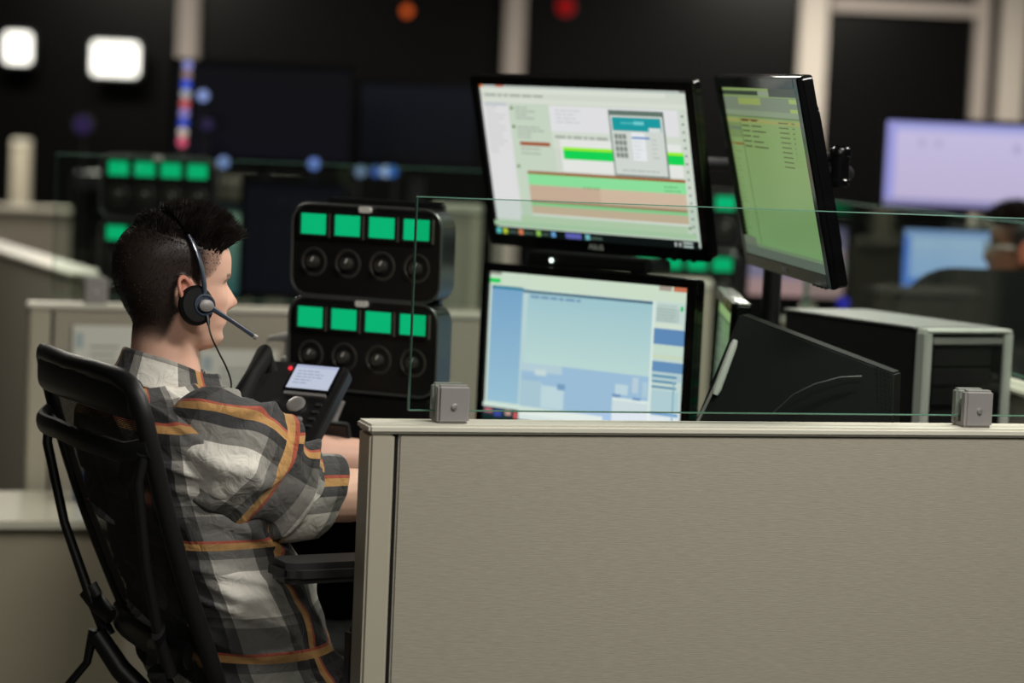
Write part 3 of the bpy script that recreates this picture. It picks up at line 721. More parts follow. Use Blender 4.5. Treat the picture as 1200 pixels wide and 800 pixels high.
for px, py, col, s_, lab in ((238, 112, (150, 170, 230), .85, 'single pale blue status light right of the coloured light strip'), (262, 190, (140, 165, 225), .8, 'pale blue power light under the wide dark monitor, left one'), (368, 192, (120, 150, 230), .8, 'blue power light under the wide dark monitor, right one'), (243, 146, (60, 50, 90), .6, 'faint violet status light right of the coloured light strip')):
    led(px, py, 8.0, .018, col, s_, lab, rest=.74)
lb0 = at(441, 201, 7.9)
lbar = tag(empty('light_bar', (lb0.x, 7.92, .74)), 'row of four blue status lights on a thin rail under the bluish monitor', 'light bar')
MB().box((0, .012, lb0.z - .74), (.16, .012, .03), bev=.003).build('rail', BLACK, lbar)
for s_ in (-1, 1): MB().box((s_ * .06, .012, (lb0.z - .74) / 2), (.012, .012, lb0.z - .74), bev=.002).build('post', BLACK, lbar)
for px, col in ((422, (120, 140, 170)), (440, (70, 100, 170)), (452, (170, 190, 225)), (459, (60, 110, 190))):
    q = at(px, 201, 7.9) - lbar.location
    MB().lathe([(.018, 0), (.0175, .004), (.010, .010), (.001, .011)], Matrix.Translation((q.x, .006 - .0015 * (px % 5), q.z)) @ Matrix.Rotation(PI / 2, 4, 'X'), 20).build('light_dot', emit('bar_%d' % px, col, .8), lbar)
led(97, 146, 8.15, .03, (70, 55, 105), .4, 'dim violet light below the bright lights at far left', rest=.74)
led(988, 355, 7.1, .018, (55, 50, 190), .9, 'round blue light low between the right-hand monitor and the computer tower', rest=.74)

# second and third unit stacks
def stack(px, py, Y, yaw, la, lb, base_z=.74):
    p = at(px, py, Y)
    for dz, lab in ((0, la), (-.172, lb)):
        unit(p + Vector((0, 0, dz)), yaw, R(1), lab, 'green display units', detail=False)
    s_ = tag(empty('unit_stand', (p.x, p.y, base_z), yaw), 'black stand under the ' + la.split('with')[0].strip() + (' far left' if px < 400 else ' far right'), 'stand')
    MB().box((0, .06, .006), (.30, .16, .012), bev=.003).build('base', BLACK, s_)
    MB().box((0, .085, (p.z - base_z) / 2), (.24, .02, p.z - base_z), bev=.004).build('back_plate', BLACK, s_)
    MB().box((0, .045, (p.z - .172 - .133 - base_z) / 2), (.26, .05, p.z - .172 - .133 - base_z - .012)).build('riser', BLACK, s_)
stack(185, 199, 6.45, R(-2), 'blurred upper speaker unit with green displays behind the operator\'s head', 'blurred lower speaker unit with green displays, mostly hidden by the operator\'s hair')
far_table(95, 300, 6.55, 'dark desk under the blurred green display units at left', .6)
stack(806, 236, 6.8, R(-8), 'blurred upper speaker unit with green displays between the upper monitors', 'blurred lower speaker unit with green displays above the edge-on lower monitor')
far_table(690, 852, 6.95, 'dark desk far behind the monitors carrying green display units', .7)

# far partitions
def slab_partition(px0, px1, py, Y, label, yaw=0., thick=.08, m=None, glass=0.):
    a = at(px0, py, Y); b = at(px1, py, Y); L = (b.x - a.x)
    t = tag(empty('cubicle_partition', (a.x, Y, 0), yaw), label, 'partition')
    z = a.z
    MB().box((L / 2, thick / 2, z / 2 - .01), (L - .08, thick - .01, z - .03), bev=.004).build('fabric_panel', m or FABRIC, t)
    MB().box((L / 2, thick / 2, z - .012), (L, thick + .01, .024), bev=.004).build('top_cap', CAP, t)
    for sx in (.02, L - .02): MB().box((sx, thick / 2, z / 2 - .01), (.04, thick, z - .025), bev=.004).build('end_post', POST, t)
    return t
slab_partition(-60, 102, 238, 12.0, 'far beige partition at the left edge below the bright lights')
slab_partition(205, 350, 206, 11.0, 'far beige partition glimpsed above the operator\'s hair')
slab_partition(506, 566, 238, 7.0, 'narrow tall beige partition seen through the nearest glass, left of the monitors')
slab_partition(700, 836, 322, 6.25, 'far beige partition seen between the lower monitors')
slab_partition(14, 34, 163, 12.6, 'slim beige post standing at the far left')
q = at(122, 205, 9.5)
rk = tag(empty('equipment_cabinet', (q.x, 9.5, 0)), 'tall black equipment cabinet at the far left behind the green displays', 'cabinet')
MB().box((0, 0, q.z / 2 + .01), (.16, .5, q.z), bev=.006).build('body', BLACK, rk)
MB().box((0, -.255, q.z / 2), (.13, .012, q.z - .1), bev=.003).build('door', GLOSSB, rk)
MB().box((.05, -.265, q.z / 2), (.01, .012, .12), bev=.003).build('handle', DGREY, rk)

# right side: side partition with glass, neighbours' screens
P3 = (1.115, 4.02)
partition(P3, R(90 + 8.7), 2.3, PT, .072, 'beige side partition at the right edge beyond the computer tower')
glass_panel(P3, R(90 + 8.7), .05, 2.2, PT + .016, 1.306, .036, 'long clear glass screen running away behind the right-hand monitor')
clamp(P3, R(90 + 8.7), .52, .036, PT, 'small glass clamp at the right edge beside the computer tower', w=.05)
far_table(860, 1330, 7.3, 'dark neighbouring desk at right carrying the lavender and blue screens', .8)
far_screen(1040, 141, 1226, 247, 7.25, 'large glowing lavender monitor at upper right', [(0, 0, 1, 1, (196, 188, 222), (186, 176, 208)), (0, 0, 1, .12, (140, 142, 205), (176, 176, 222)), (0, 0, .06, 1, (150, 150, 214)), (.2, .2, .24, .3, (176, 168, 200)), (.3, .2, .34, .3, (176, 168, 200)), (.78, .22, .82, .34, (170, 162, 200)), (0, .92, 1, 1, (140, 136, 180))], 1.0)
far_screen(1060, 268, 1226, 342, 6.98, 'glowing pale blue monitor below the lavender one, partly hidden by a person', [(0, 0, 1, 1, (176, 196, 228), (150, 180, 232)), (0, 0, .05, 1, (90, 130, 220)), (0, 0, 1, .12, (140, 165, 215)), (0, .85, 1, 1, (90, 130, 215))], 1.0)
far_screen(880, 262, 988, 350, 7.2, 'pinkish blurred monitor behind the right-hand olive monitor', [(0, 0, 1, 1, (150, 132, 148), (176, 140, 140)), (0, 0, 1, .3, (90, 84, 110), (130, 120, 150)), (0, .35, .9, .75, (132, 122, 150))], .9)

#@@PEOPLE@@
# ------------------------------------------------------------------ people
def interp(tab, x):
    xs = [t[0] for t in tab]
    return [float(np.interp(x, xs, [t[k] for t in tab])) for k in range(1, len(tab[0]))]
# z above chin, front, back, half width   (metres, ear canal near y = 0)
HEADT = [(-.001, .056, -.005, .018), (.003, .068, -.020, .034), (.010, .079, -.040, .044), (.020, .085, -.052, .051), (.032, .083, -.060, .057), (.045, .087, -.066, .061),
         (.055, .087, -.073, .064), (.066, .086, -.080, .067), (.080, .086, -.088, .070), (.095, .084, -.095, .072), (.108, .082, -.100, .073), (.120, .087, -.103, .074),
         (.135, .089, -.104, .0755), (.150, .088, -.102, .0765), (.165, .083, -.097, .075), (.180, .073, -.087, .069), (.193, .058, -.073, .059), (.203, .042, -.057, .046), (.210, .026, -.040, .031), (.214, .010, -.022, .014)]
def smoothstep(a, b, x):
    t = np.clip((x - a) / (b - a), 0, 1); return t * t * (3 - 2 * t)
def head_point(z, a):
    "a = 0 front (+y), positive to +x"
    f, b, w = interp(HEADT, z)
    mid = (f + b) / 2 * .35 + .0
    ca, sa = math.cos(a), math.sin(a)
    e = .86 if ca > 0 else .92
    y = mid + ((f - mid) if ca > 0 else (mid - b)) * math.copysign(abs(ca) ** e, ca)
    x = w * math.copysign(abs(sa) ** .95, sa)
    if ca > 0: x *= 1 - .10 * ca * smoothstep(.15, .03, z)
    g = lambda v, m, s: math.exp(-((v - m) / s) ** 2)
    if ca > 0:
        # nose
        if z < .118 and z > .062:
            prof = float(np.interp(z, [.062, .068, .073, .080, .092, .105, .118], [0, .012, .021, .0235, .016, .008, 0]))
            wd = float(np.interp(z, [.062, .078, .1, .118], [.015, .0135, .009, .008]))
            y += prof * g(x, 0, wd)
        y -= .011 * g(abs(x), .031, .013) * g(z, .107, .010)         # eye sockets
        y += .006 * g(abs(x), .031, .010) * g(z, .106, .006)         # eyelids
        y += .004 * g(abs(x), .028, .022) * g(z, .121, .006)         # brow
        y += .0045 * g(x, 0, .020) * g(z, .0555, .0035) + .005 * g(x, 0, .019) * g(z, .0465, .004) - .004 * g(x, 0, .022) * g(z, .051, .0018) - .003 * g(x, 0, .02) * g(z, .037, .004)
        y += .003 * g(abs(x), .045, .015) * g(z, .085, .014)         # cheekbone
        y += .003 * g(x, 0, .014) * g(z, .018, .010)
    return Vector((x, y, z))
def head_mb(mb, M):
    n = 128; zs = []
    z = -.001
    while z < .214: zs.append(z); z += .0022 if z < .13 else .004
    zs.append(.214)
    rings = []
    for z in zs:
        ring = []
        for k in range(n):
            t = 2 * PI * k / n; t = t - .35 * math.sin(t) * 1.0
            ring.append(M @ head_point(z, t))
        rings.append(ring)
    mb.loft(rings)
def ear_mb(mb, M, s):
    pts = []
    for k in range(15):
        a = R(-60 + 300 * k / 14)
        pts.append(M @ Vector((s * (.0775 + .012 * (1 - math.cos(a)) * .5 + .004), -.006 - .0165 * math.sin(a + R(25)), .092 + .0285 * math.cos(a - R(15) + 0) * 1.0)))
    mb.tube(pts, [.0035] + [.0042] * 13 + [.0045], 10)
    mb.lathe([(.001, -.004), (.012, -.003), (.014, 0), (.012, .004), (.001, .005)], M @ Matrix.Translation((s * .079, -.004, .094)) @ Matrix.Rotation(s * PI / 2 - s * R(18), 4, 'Y') @ Matrix.Scale(1.7, 4, (1, 0, 0)), 20)
    mb.tube([M @ Vector((s * .078, -.004, .062)), M @ Vector((s * .080, -.004, .069)), M @ Vector((s * .079, -.004, .078))], [.004, .007, .006], 10)
def hand_mb(mb, W, d, up, side, s):
    "W wrist, d pointing direction, up back-of-hand normal, side towards thumb"
    d = d.normalized(); side = side.normalized(); up = up.normalized()
    P = lambda a, b, c: W + d * a + side * b + up * c
    rings = []
    for a, w, h in ((-.01, .026, .019), (.015, .030, .018), (.04, .038, .016), (.07, .041, .0145), (.088, .040, .012)):
        rings.append([P(a, w * math.cos(t), h * math.sin(t)) for t in [2 * PI * k / 20 for k in range(20)]])
    mb.loft(rings)
    for b, L, r_ in ((.030, .072, .0083), (.010, .080, .0085), (-.010, .075, .0083), (-.029, .060, .0075)):
        p = [P(.078, b, .002), P(.09, b * 1.05, .003), P(.09 + L * .42, b * 1.12, .002), P(.09 + L * .70, b * 1.14, -.013), P(.09 + L * .86, b * 1.14, -.030)]
        mb.tube(p, [r_, r_, r_ * .95, r_ * .88, r_ * .7], 10)
    p = [P(.018, .026, -.004), P(.040, .045, -.010), P(.062, .058, -.014), P(.084, .060, -.020)]
    mb.tube(p, [.012, .0105, .0095, .007], 10)
def remesh(mb, voxel, smooth=4):
    me = bpy.data.meshes.new('tmp'); bmesh.ops.recalc_face_normals(mb.bm, faces=mb.bm.faces); mb.bm.to_mesh(me); mb.bm.free()
    o = bpy.data.objects.new('tmp', me); C.objects.link(o)
    md = o.modifiers.new('r', 'REMESH'); md.mode = 'VOXEL'; md.voxel_size = voxel; md.use_smooth_shade = True
    sm = o.modifiers.new('s', 'SMOOTH'); sm.iterations = smooth; sm.factor = .5
    dg = bpy.context.evaluated_depsgraph_get(); dg.update()
    out = bpy.data.meshes.new_from_object(o.evaluated_get(dg))
    bpy.data.objects.remove(o); bpy.data.meshes.remove(me)
    out.polygons.foreach_set('use_smooth', [True] * len(out.polygons))
    return out
def co_array(me):
    a = np.empty(len(me.vertices) * 3, dtype=np.float32); me.vertices.foreach_get('co', a); return a.reshape(-1, 3).astype(float)
def hair_mask(P):
    "head frame -> 0..1 amount of hair growing"
    x, y, z = P[:, 0], P[:, 1], P[:, 2]
    ax = np.abs(x)
    front = np.interp(z, [.0, .03, .06, .085, .115, .125, .14, .155, .166, .175], [-.038, -.024, -.016, .020, .022, .036, .046, .052, .058, .2])
    m = smoothstep(.006, -.006, y - front)
    nape = smoothstep(.004, .034, z + .12 * (y + .06))
    m = m * np.where(y < 0, nape, smoothstep(.075, .088, z))
    ear = smoothstep(.015, .021, np.sqrt(((y + .004) / 1.) ** 2 + ((z - .092) / 1.45) ** 2))
    side = smoothstep(.05, .06, ax)
    m = m * (1 - side * (1 - ear))
    temple = smoothstep(.012, .034, y) * smoothstep(.178, .160, z) * smoothstep(.04, .055, ax)
    m = m * np.where((np.sqrt((y + .004) ** 2 + ((z - .092) / 1.3) ** 2) < .034) & (ax > .0762), 0., 1.)
    return m * (1 - .42 * temple)
SKIN = vcol_mat('skin', .48, .4, .12)
HAIRC = mat('dark_hair', (25, 19, 17), .5, spec=.2)
def build_body(root, head_M, spine, arms, legs, name='body', skin=(230, 184, 162), voxel=.003, hair_dark=(11, 8, 8)):
    inv = root.matrix_basis.inverted()
    mb = MB()
    head_mb(mb, head_M); ear_mb(mb, head_M, 1); ear_mb(mb, head_M, -1)
    # neck and trunk under the clothes
    C0 = head_M @ Vector((0, -.012, .035)); C7 = spine[-1][0]
    mb.tube([head_M @ Vector((0, -.014, .06)), C0, (C0 + C7) / 2 + (head_M.to_3x3() @ Vector((0, .002, 0))), C7, C7 - Vector((0, 0, .05))], [.050, .053, .056, .066, .09], 32, flat=(.98, 1.02))
    Lr = spine_rings(spine, .86)
    mb.loft(Lr)
    for A in arms:
        sh, el, wr = A['sh'], A['el'], A['wr']
        mb.tube([sh, sh.lerp(el, .5), el, el.lerp(wr, .25), el.lerp(wr, .7), wr], [.050, .046, .041, .044, .033, .026], 20)
        hand_mb(mb, wr, A['d'], A['up'], A['side'], A['s'])
    for G in legs:
        mb.tube([G['hip'], G['hip'].lerp(G['kn'], .5), G['kn'], G['kn'].lerp(G['an'], .3), G['an']], [.082, .072, .055, .055, .038], 20)
        mb.tube([G['an'], G['an'] + Vector((0, 0, -.035)), G['toe']], [.036, .036, .026], 16)
    me = remesh(mb, voxel)
    P = co_array(me)
    H = np.array(head_M.inverted()); hp = P @ H[:3, :3].T + H[:3, 3]
    isH = (hp[:, 2] > -.02) & (np.linalg.norm(hp - np.array([0, 0, .11]), axis=1) < .17)
    m = hair_mask(hp) * isH
    # flush of the ears, lips and cheeks: the skin's own colour
    base = np.array(lin(skin)); col = np.tile(base, (len(P), 1))
    red = np.array(lin((205, 105, 82)))
    earm = ((np.abs(hp[:, 0]) > .0755) & (np.abs(hp[:, 2] - .092) < .04) & (np.abs(hp[:, 1] + .004) < .03)) * .55
    g = lambda v, mm, s: np.exp(-((v - mm) / s) ** 2)
    lip = g(hp[:, 2], .051, .0065) * g(hp[:, 0], 0, .022) * (hp[:, 1] > .07) * .6
    chk = g(hp[:, 2], .070, .022) * g(np.abs(hp[:, 0]), .05, .025) * (hp[:, 1] > .02) * .14
    nz = g(hp[:, 2], .079, .01) * (hp[:, 1] > .098) * .25
    for w_ in (earm, lip, chk, nz): col = col * (1 - w_[:, None]) + red * w_[:, None]
    # brows and a few moles
    brow = (np.abs(hp[:, 2] - .124 - .0) < .0035) * (np.abs(np.abs(hp[:, 0]) - .032) < .018) * (hp[:, 1] > .06) * .7
    for mx, my, mz in ((.070, .045, .082), (.063, .058, .070), (.066, .050, .060), (.058, .066, .092), (.072, .038, .052)):
        brow = np.maximum(brow, (np.linalg.norm(hp - np.array([mx, my, mz]), axis=1) < .006) * .0)
    dark = np.array(lin(hair_dark)); hm = np.clip(m * .97 + brow * isH, 0, 1)
    # hair that is cut shorter towards the neck lets the skin show
    fade = smoothstep(.012, .06, hp[:, 2] + .0 * hp[:, 1]); thin = hm * (.86 + .14 * fade)
    col = col * (1 - thin[:, None]) + dark * thin[:, None]
    at_ = me.color_attributes.new('Col', 'FLOAT_COLOR', 'POINT')
    at_.data.foreach_set('color', np.concatenate([col, np.ones((len(P), 1))], 1).astype(np.float32).ravel())
    me.materials.append(SKIN); me.transform(inv)
    me.name = name
    o = bpy.data.objects.new(name, me); C.objects.link(o); o.parent = root
    return o, P, hp, m, isH
def spine_rings(spine, k=1., n=40, a0=0.):
    "spine rows: centre, right vector, forward vector, half width, half depth, squareness"
    out = []
    for c, rt, fwd, w, d, e in spine:
        ring = []
        for i in range(n):
            t = a0 + 2 * PI * i / n; ca, sa = math.cos(t), math.sin(t)
            ring.append(c + rt * (w * k * math.copysign(abs(ca) ** e, ca)) + fwd * (d * k * math.copysign(abs(sa) ** e, sa)))
        out.append(ring)
    return out
def hair_mesh(root, head_M, P, hp, m, nrm, seed=3, top=6000, short=16000, quiff=True):
    rnd = random.Random(seed); inv = root.matrix_basis.inverted()
    mb = bmesh.new()
    R3 = head_M.to_3x3(); Ri = R3.inverted()
    # thick patch on the crown: a cap sitting on the skull
    def blade(p, d1, d2, L, w):
        side = d1.cross(Vector((rnd.uniform(-1, 1), rnd.uniform(-1, 1), rnd.uniform(-1, 1)))).normalized() * w
        s2 = d1.cross(side).normalized() * w
        mid = p + d1 * (L * .5); tip = mid + d2 * (L * .5)
        a = [mb.verts.new(p + side), mb.verts.new(p - side * .5 + s2 * .8), mb.verts.new(p - side * .5 - s2 * .8)]
        b = [mb.verts.new(mid + side * .7), mb.verts.new(mid - side * .35 + s2 * .56), mb.verts.new(mid - side * .35 - s2 * .56)]
        c = mb.verts.new(tip)
        for i in range(3):
            mb.faces.new([a[i], a[(i + 1) % 3], b[(i + 1) % 3], b[i]]); mb.faces.new([b[i], b[(i + 1) % 3], c])
    idx = np.where(m > .12)[0]
    z = hp[idx, 2]; y = hp[idx, 1]; x = hp[idx, 0]
    longz = smoothstep(.158, .185, z + .10 * (y))
    wt = m[idx] * (.15 + longz * 1.0)
    sel = np.random.RandomState(seed).choice(idx, size=top + short, p=wt / wt.sum())
    for i in sel:
        p = Vector(P[i]); n = Vector(nrm[i]); h = hp[i]
        lf = float(smoothstep(.163, .186, h[2] + .30 * h[1]))
        bandy = .017 - .055 * max(0., min(1., (h[2] - .08) / .135)) ** 1.3
        press = .3 if (abs(h[1] - bandy) < .011 and h[2] > .14) else 1.
        nv_ = Vector(noise.noise_vector(Vector(h) * 75)) * .75
        jit = Vector((rnd.uniform(-1, 1), rnd.uniform(-1, 1), rnd.uniform(-1, 1)))
        if lf > .25:
            fwdness = (h[1] + .06) / .14
            up = R3 @ Vector((h[0] * 1.5, .10 + .42 * max(0, fwdness), 1.0)).normalized()
            d1 = (n * .5 + up * .8 + jit * .2 + nv_ * .6).normalized(); d2 = (d1 + R3 @ Vector((0, .5 * max(0, fwdness), .25)) + jit * .2 + nv_ * .7).normalized()
            L = (.009 + .030 * min(.95, max(.10, fwdness + .15))) * rnd.uniform(.7, 1.25) * max(lf, .3) * press
            blade(p - n * .001, d1, d2, L, .0013)
        else:
            down = R3 @ Vector((0, -.35 if h[1] < .0 else .1, -1)); d1 = (n * .55 + down * .6 + jit * .4).normalized()
            L = (.0035 + .007 * lf) * rnd.uniform(.6, 1.2) * float(np.interp(h[2], [.02, .09], [.45, 1]))
            blade(p - n * .0005, d1, d1, L, .0006)
    me = bpy.data.meshes.new('hair'); mb.to_mesh(me); mb.free(); me.transform(inv); me.materials.append(HAIRC)
    o = bpy.data.objects.new('hair', me); C.objects.link(o); o.parent = root
    return o

# --- plaid cloth
def ramp(nt, stops):
    r_ = nt.nodes.new('ShaderNodeValToRGB'); cr_ = r_.color_ramp; cr_.interpolation = 'CONSTANT'
    while len(cr_.elements) > 1: cr_.elements.remove(cr_.elements[-1])
    cr_.elements[0].position = stops[0][0]; cr_.elements[0].color = stops[0][1] + (1,)
    for p, c in stops[1:]:
        e = cr_.elements.new(p); e.color = c + (1,)
    return r_
def plaid():
    m = bpy.data.materials.new('plaid_cotton'); m.use_nodes = True
    nt = m.node_tree; b = nt.nodes['Principled BSDF']; L = nt.links.new
    tc = nt.nodes.new('ShaderNodeUVMap'); sp = nt.nodes.new('ShaderNodeSeparateXYZ')
    L(tc.outputs[0], sp.inputs[0])
    def frac(out, period, off):
        a = nt.nodes.new('ShaderNodeMath'); a.operation = 'MULTIPLY_ADD'; a.inputs[1].default_value = 1 / period; a.inputs[2].default_value = off
        f = nt.nodes.new('ShaderNodeMath'); f.operation = 'FRACT'; L(out, a.inputs[0]); L(a.outputs[0], f.inputs[0]); return f.outputs[0]
    wh = (1, 1, 1); dk = (.06, .06, .07); md = (.33, .33, .33)
    fu = frac(sp.outputs[0], .185, .0); fv = frac(sp.outputs[1], .195, .0)
    ru = ramp(nt, [(0, wh), (.30, md), (.42, dk), (.66, dk), (.82, md), (.92, wh)])
    rv = ramp(nt, [(0, wh), (.34, md), (.46, dk), (.70, dk), (.84, md), (.93, wh)])
    L(fu, ru.inputs[0]); L(fv, rv.inputs[0])
    mul = nt.nodes.new('ShaderNodeMix'); mul.data_type = 'RGBA'; mul.blend_type = 'MULTIPLY'; mul.inputs[0].default_value = .85
    L(ru.outputs[0], mul.inputs[6]); L(rv.outputs[0], mul.inputs[7])
    base = nt.nodes.new('ShaderNodeMix'); base.data_type = 'RGBA'; base.blend_type = 'MULTIPLY'; base.inputs[0].default_value = 1
    L(mul.outputs[2], base.inputs[6]); base.inputs[7].default_value = lin((222, 218, 208)) + (1,)
    # stripes: tan with a red edge
    tan = lin((190, 144, 84)); red = lin((172, 78, 56)); z0 = (0, 0, 0)
    cur = base.outputs[2]
    for fr_, p0_ in ((fu, .50), (fv, .54)):
        rc = ramp(nt, [(0, tan), (p0_ + .062, red)])
        rm = ramp(nt, [(0, z0), (p0_, wh), (p0_ + .088, z0)])
        L(fr_, rc.inputs[0]); L(fr_, rm.inputs[0])
        sc_ = nt.nodes.new('ShaderNodeMath'); sc_.operation = 'MULTIPLY'; sc_.inputs[1].default_value = .86; L(rm.outputs[0], sc_.inputs[0])
        mx = nt.nodes.new('ShaderNodeMix'); mx.data_type = 'RGBA'; L(sc_.outputs[0], mx.inputs[0]); L(cur, mx.inputs[6]); L(rc.outputs[0], mx.inputs[7]); cur = mx.outputs[2]
    L(cur, b.inputs['Base Color']); b.inputs['Roughness'].default_value = .85; b.inputs['Sheen Weight'].default_value = .1
    o3 = nt.nodes.new('ShaderNodeTexCoord'); n = nt.nodes.new('ShaderNodeTexNoise'); n.inputs['Scale'].default_value = 34; n.inputs['Detail'].default_value = 3; n.inputs['Distortion'].default_value = 1.2; n.inputs['Roughness'].default_value = .45
    bp = nt.nodes.new('ShaderNodeBump'); bp.inputs['Strength'].default_value = .55; bp.inputs['Distance'].default_value = .010
    L(o3.outputs['Object'], n.inputs['Vector']); L(n.outputs['Fac'], bp.inputs['Height']); L(bp.outputs['Normal'], b.inputs['Normal'])
    return m
def ridge(v, seed):
    q = noise.noise(v + Vector((seed, seed * 1.7, -seed))); return max(0., 1 - math.sqrt(q * q + .006) * 3.0) * 1.25
def cloth_loft(root, rings, name, m, fold, uvoff=(0, 0), parent=None, thick=.0016, closed=True, uscale=1., shear=0.):
    "rings of points -> a finely resampled sheet with folds pushed in along the normal; uv in metres"
    inv = root.matrix_basis.inverted()
    A = np.array([[list(p) for p in r_] for r_ in rings])
    def resample(A, axis, n, closed):
        m_ = A.shape[axis]
        A = np.moveaxis(A, axis, 0)
        if closed: Ax = np.concatenate([A[-1:], A, A[:2]], 0); base = 1; span = m_
        else: Ax = np.concatenate([2 * A[:1] - A[1:2], A, 2 * A[-1:] - A[-2:-1]], 0); base = 1; span = m_ - 1
        out = []
        for i in range(n):
            t = span * i / (n if closed else n - 1); k = min(int(t), span - 1); f = t - k; k += base
            p0, p1, p2, p3 = Ax[k - 1], Ax[k], Ax[k + 1], Ax[min(k + 2, len(Ax) - 1)]
            out.append(.5 * (2 * p1 + (p2 - p0) * f + (2 * p0 - 5 * p1 + 4 * p2 - p3) * f * f + (3 * p1 - p0 - 3 * p2 + p3) * f ** 3))
        return np.moveaxis(np.array(out), 0, axis)
    L1 = np.linalg.norm(np.diff(A, axis=0), axis=2).mean(1).sum(); L2 = np.linalg.norm(A - np.roll(A, 1, 1), axis=2).sum(1).mean()
    nv = max(8, int(L1 / .0045)); nu = max(24, int(L2 / .0045))
    A = resample(A, 0, nv, False); A = resample(A, 1, nu, closed)
    # arc length uv
    dv = np.linalg.norm(np.diff(A, axis=0), axis=2).mean(1); V = np.concatenate([[0], np.cumsum(dv)])
    du = L2 / nu
    dA = np.roll(A, -1, 1) - np.roll(A, 1, 1); dB = np.gradient(A, axis=0)
    N = np.cross(dA, dB); N /= np.linalg.norm(N, axis=2, keepdims=True) + 1e-9
    cen = A.mean(1, keepdims=True)
    if ((A - cen) * N).sum() < 0: N = -N
    bm = bmesh.new(); uv = bm.loops.layers.uv.new('UVMap'); G = []
    for i in range(nv):
        row = []
        for j in range(nu):
            p = Vector(A[i, j]); d = fold(p, j / nu, V[i] / V[-1], V[i], j * du)
            row.append(bm.verts.new(p + Vector(N[i, j]) * d))
        G.append(row)
    for i in range(nv - 1):
        for j in range(nu if closed else nu - 1):
            f = bm.faces.new([G[i][j], G[i][(j + 1) % nu], G[i + 1][(j + 1) % nu], G[i + 1][j]]); f.smooth = True
            for lp, (ii, jj) in zip(f.loops, ((i, j), (i, j + 1), (i + 1, j + 1), (i + 1, j))):
                lp[uv].uv = (jj * du * uscale + uvoff[0] + shear * V[ii], V[ii] + uvoff[1])
    return bm
def finish_cloth(root, bms, name, m, parent=None, thick=.0018):
    inv = root.matrix_basis.inverted()
    big = bmesh.new(); me = bpy.data.meshes.new(name)
    for b_ in bms:
        t_ = bpy.data.meshes.new('t'); b_.to_mesh(t_); b_.free(); big.from_mesh(t_); bpy.data.meshes.remove(t_)
    big.normal_update(); big.to_mesh(me); big.free(); me.transform(inv); me.materials.append(m)
    o = bpy.data.objects.new(name, me); C.objects.link(o); o.parent = parent or root
    if thick:
        s_ = o.modifiers.new('thickness', 'SOLIDIFY'); s_.thickness = thick; s_.offset = 0
    return o

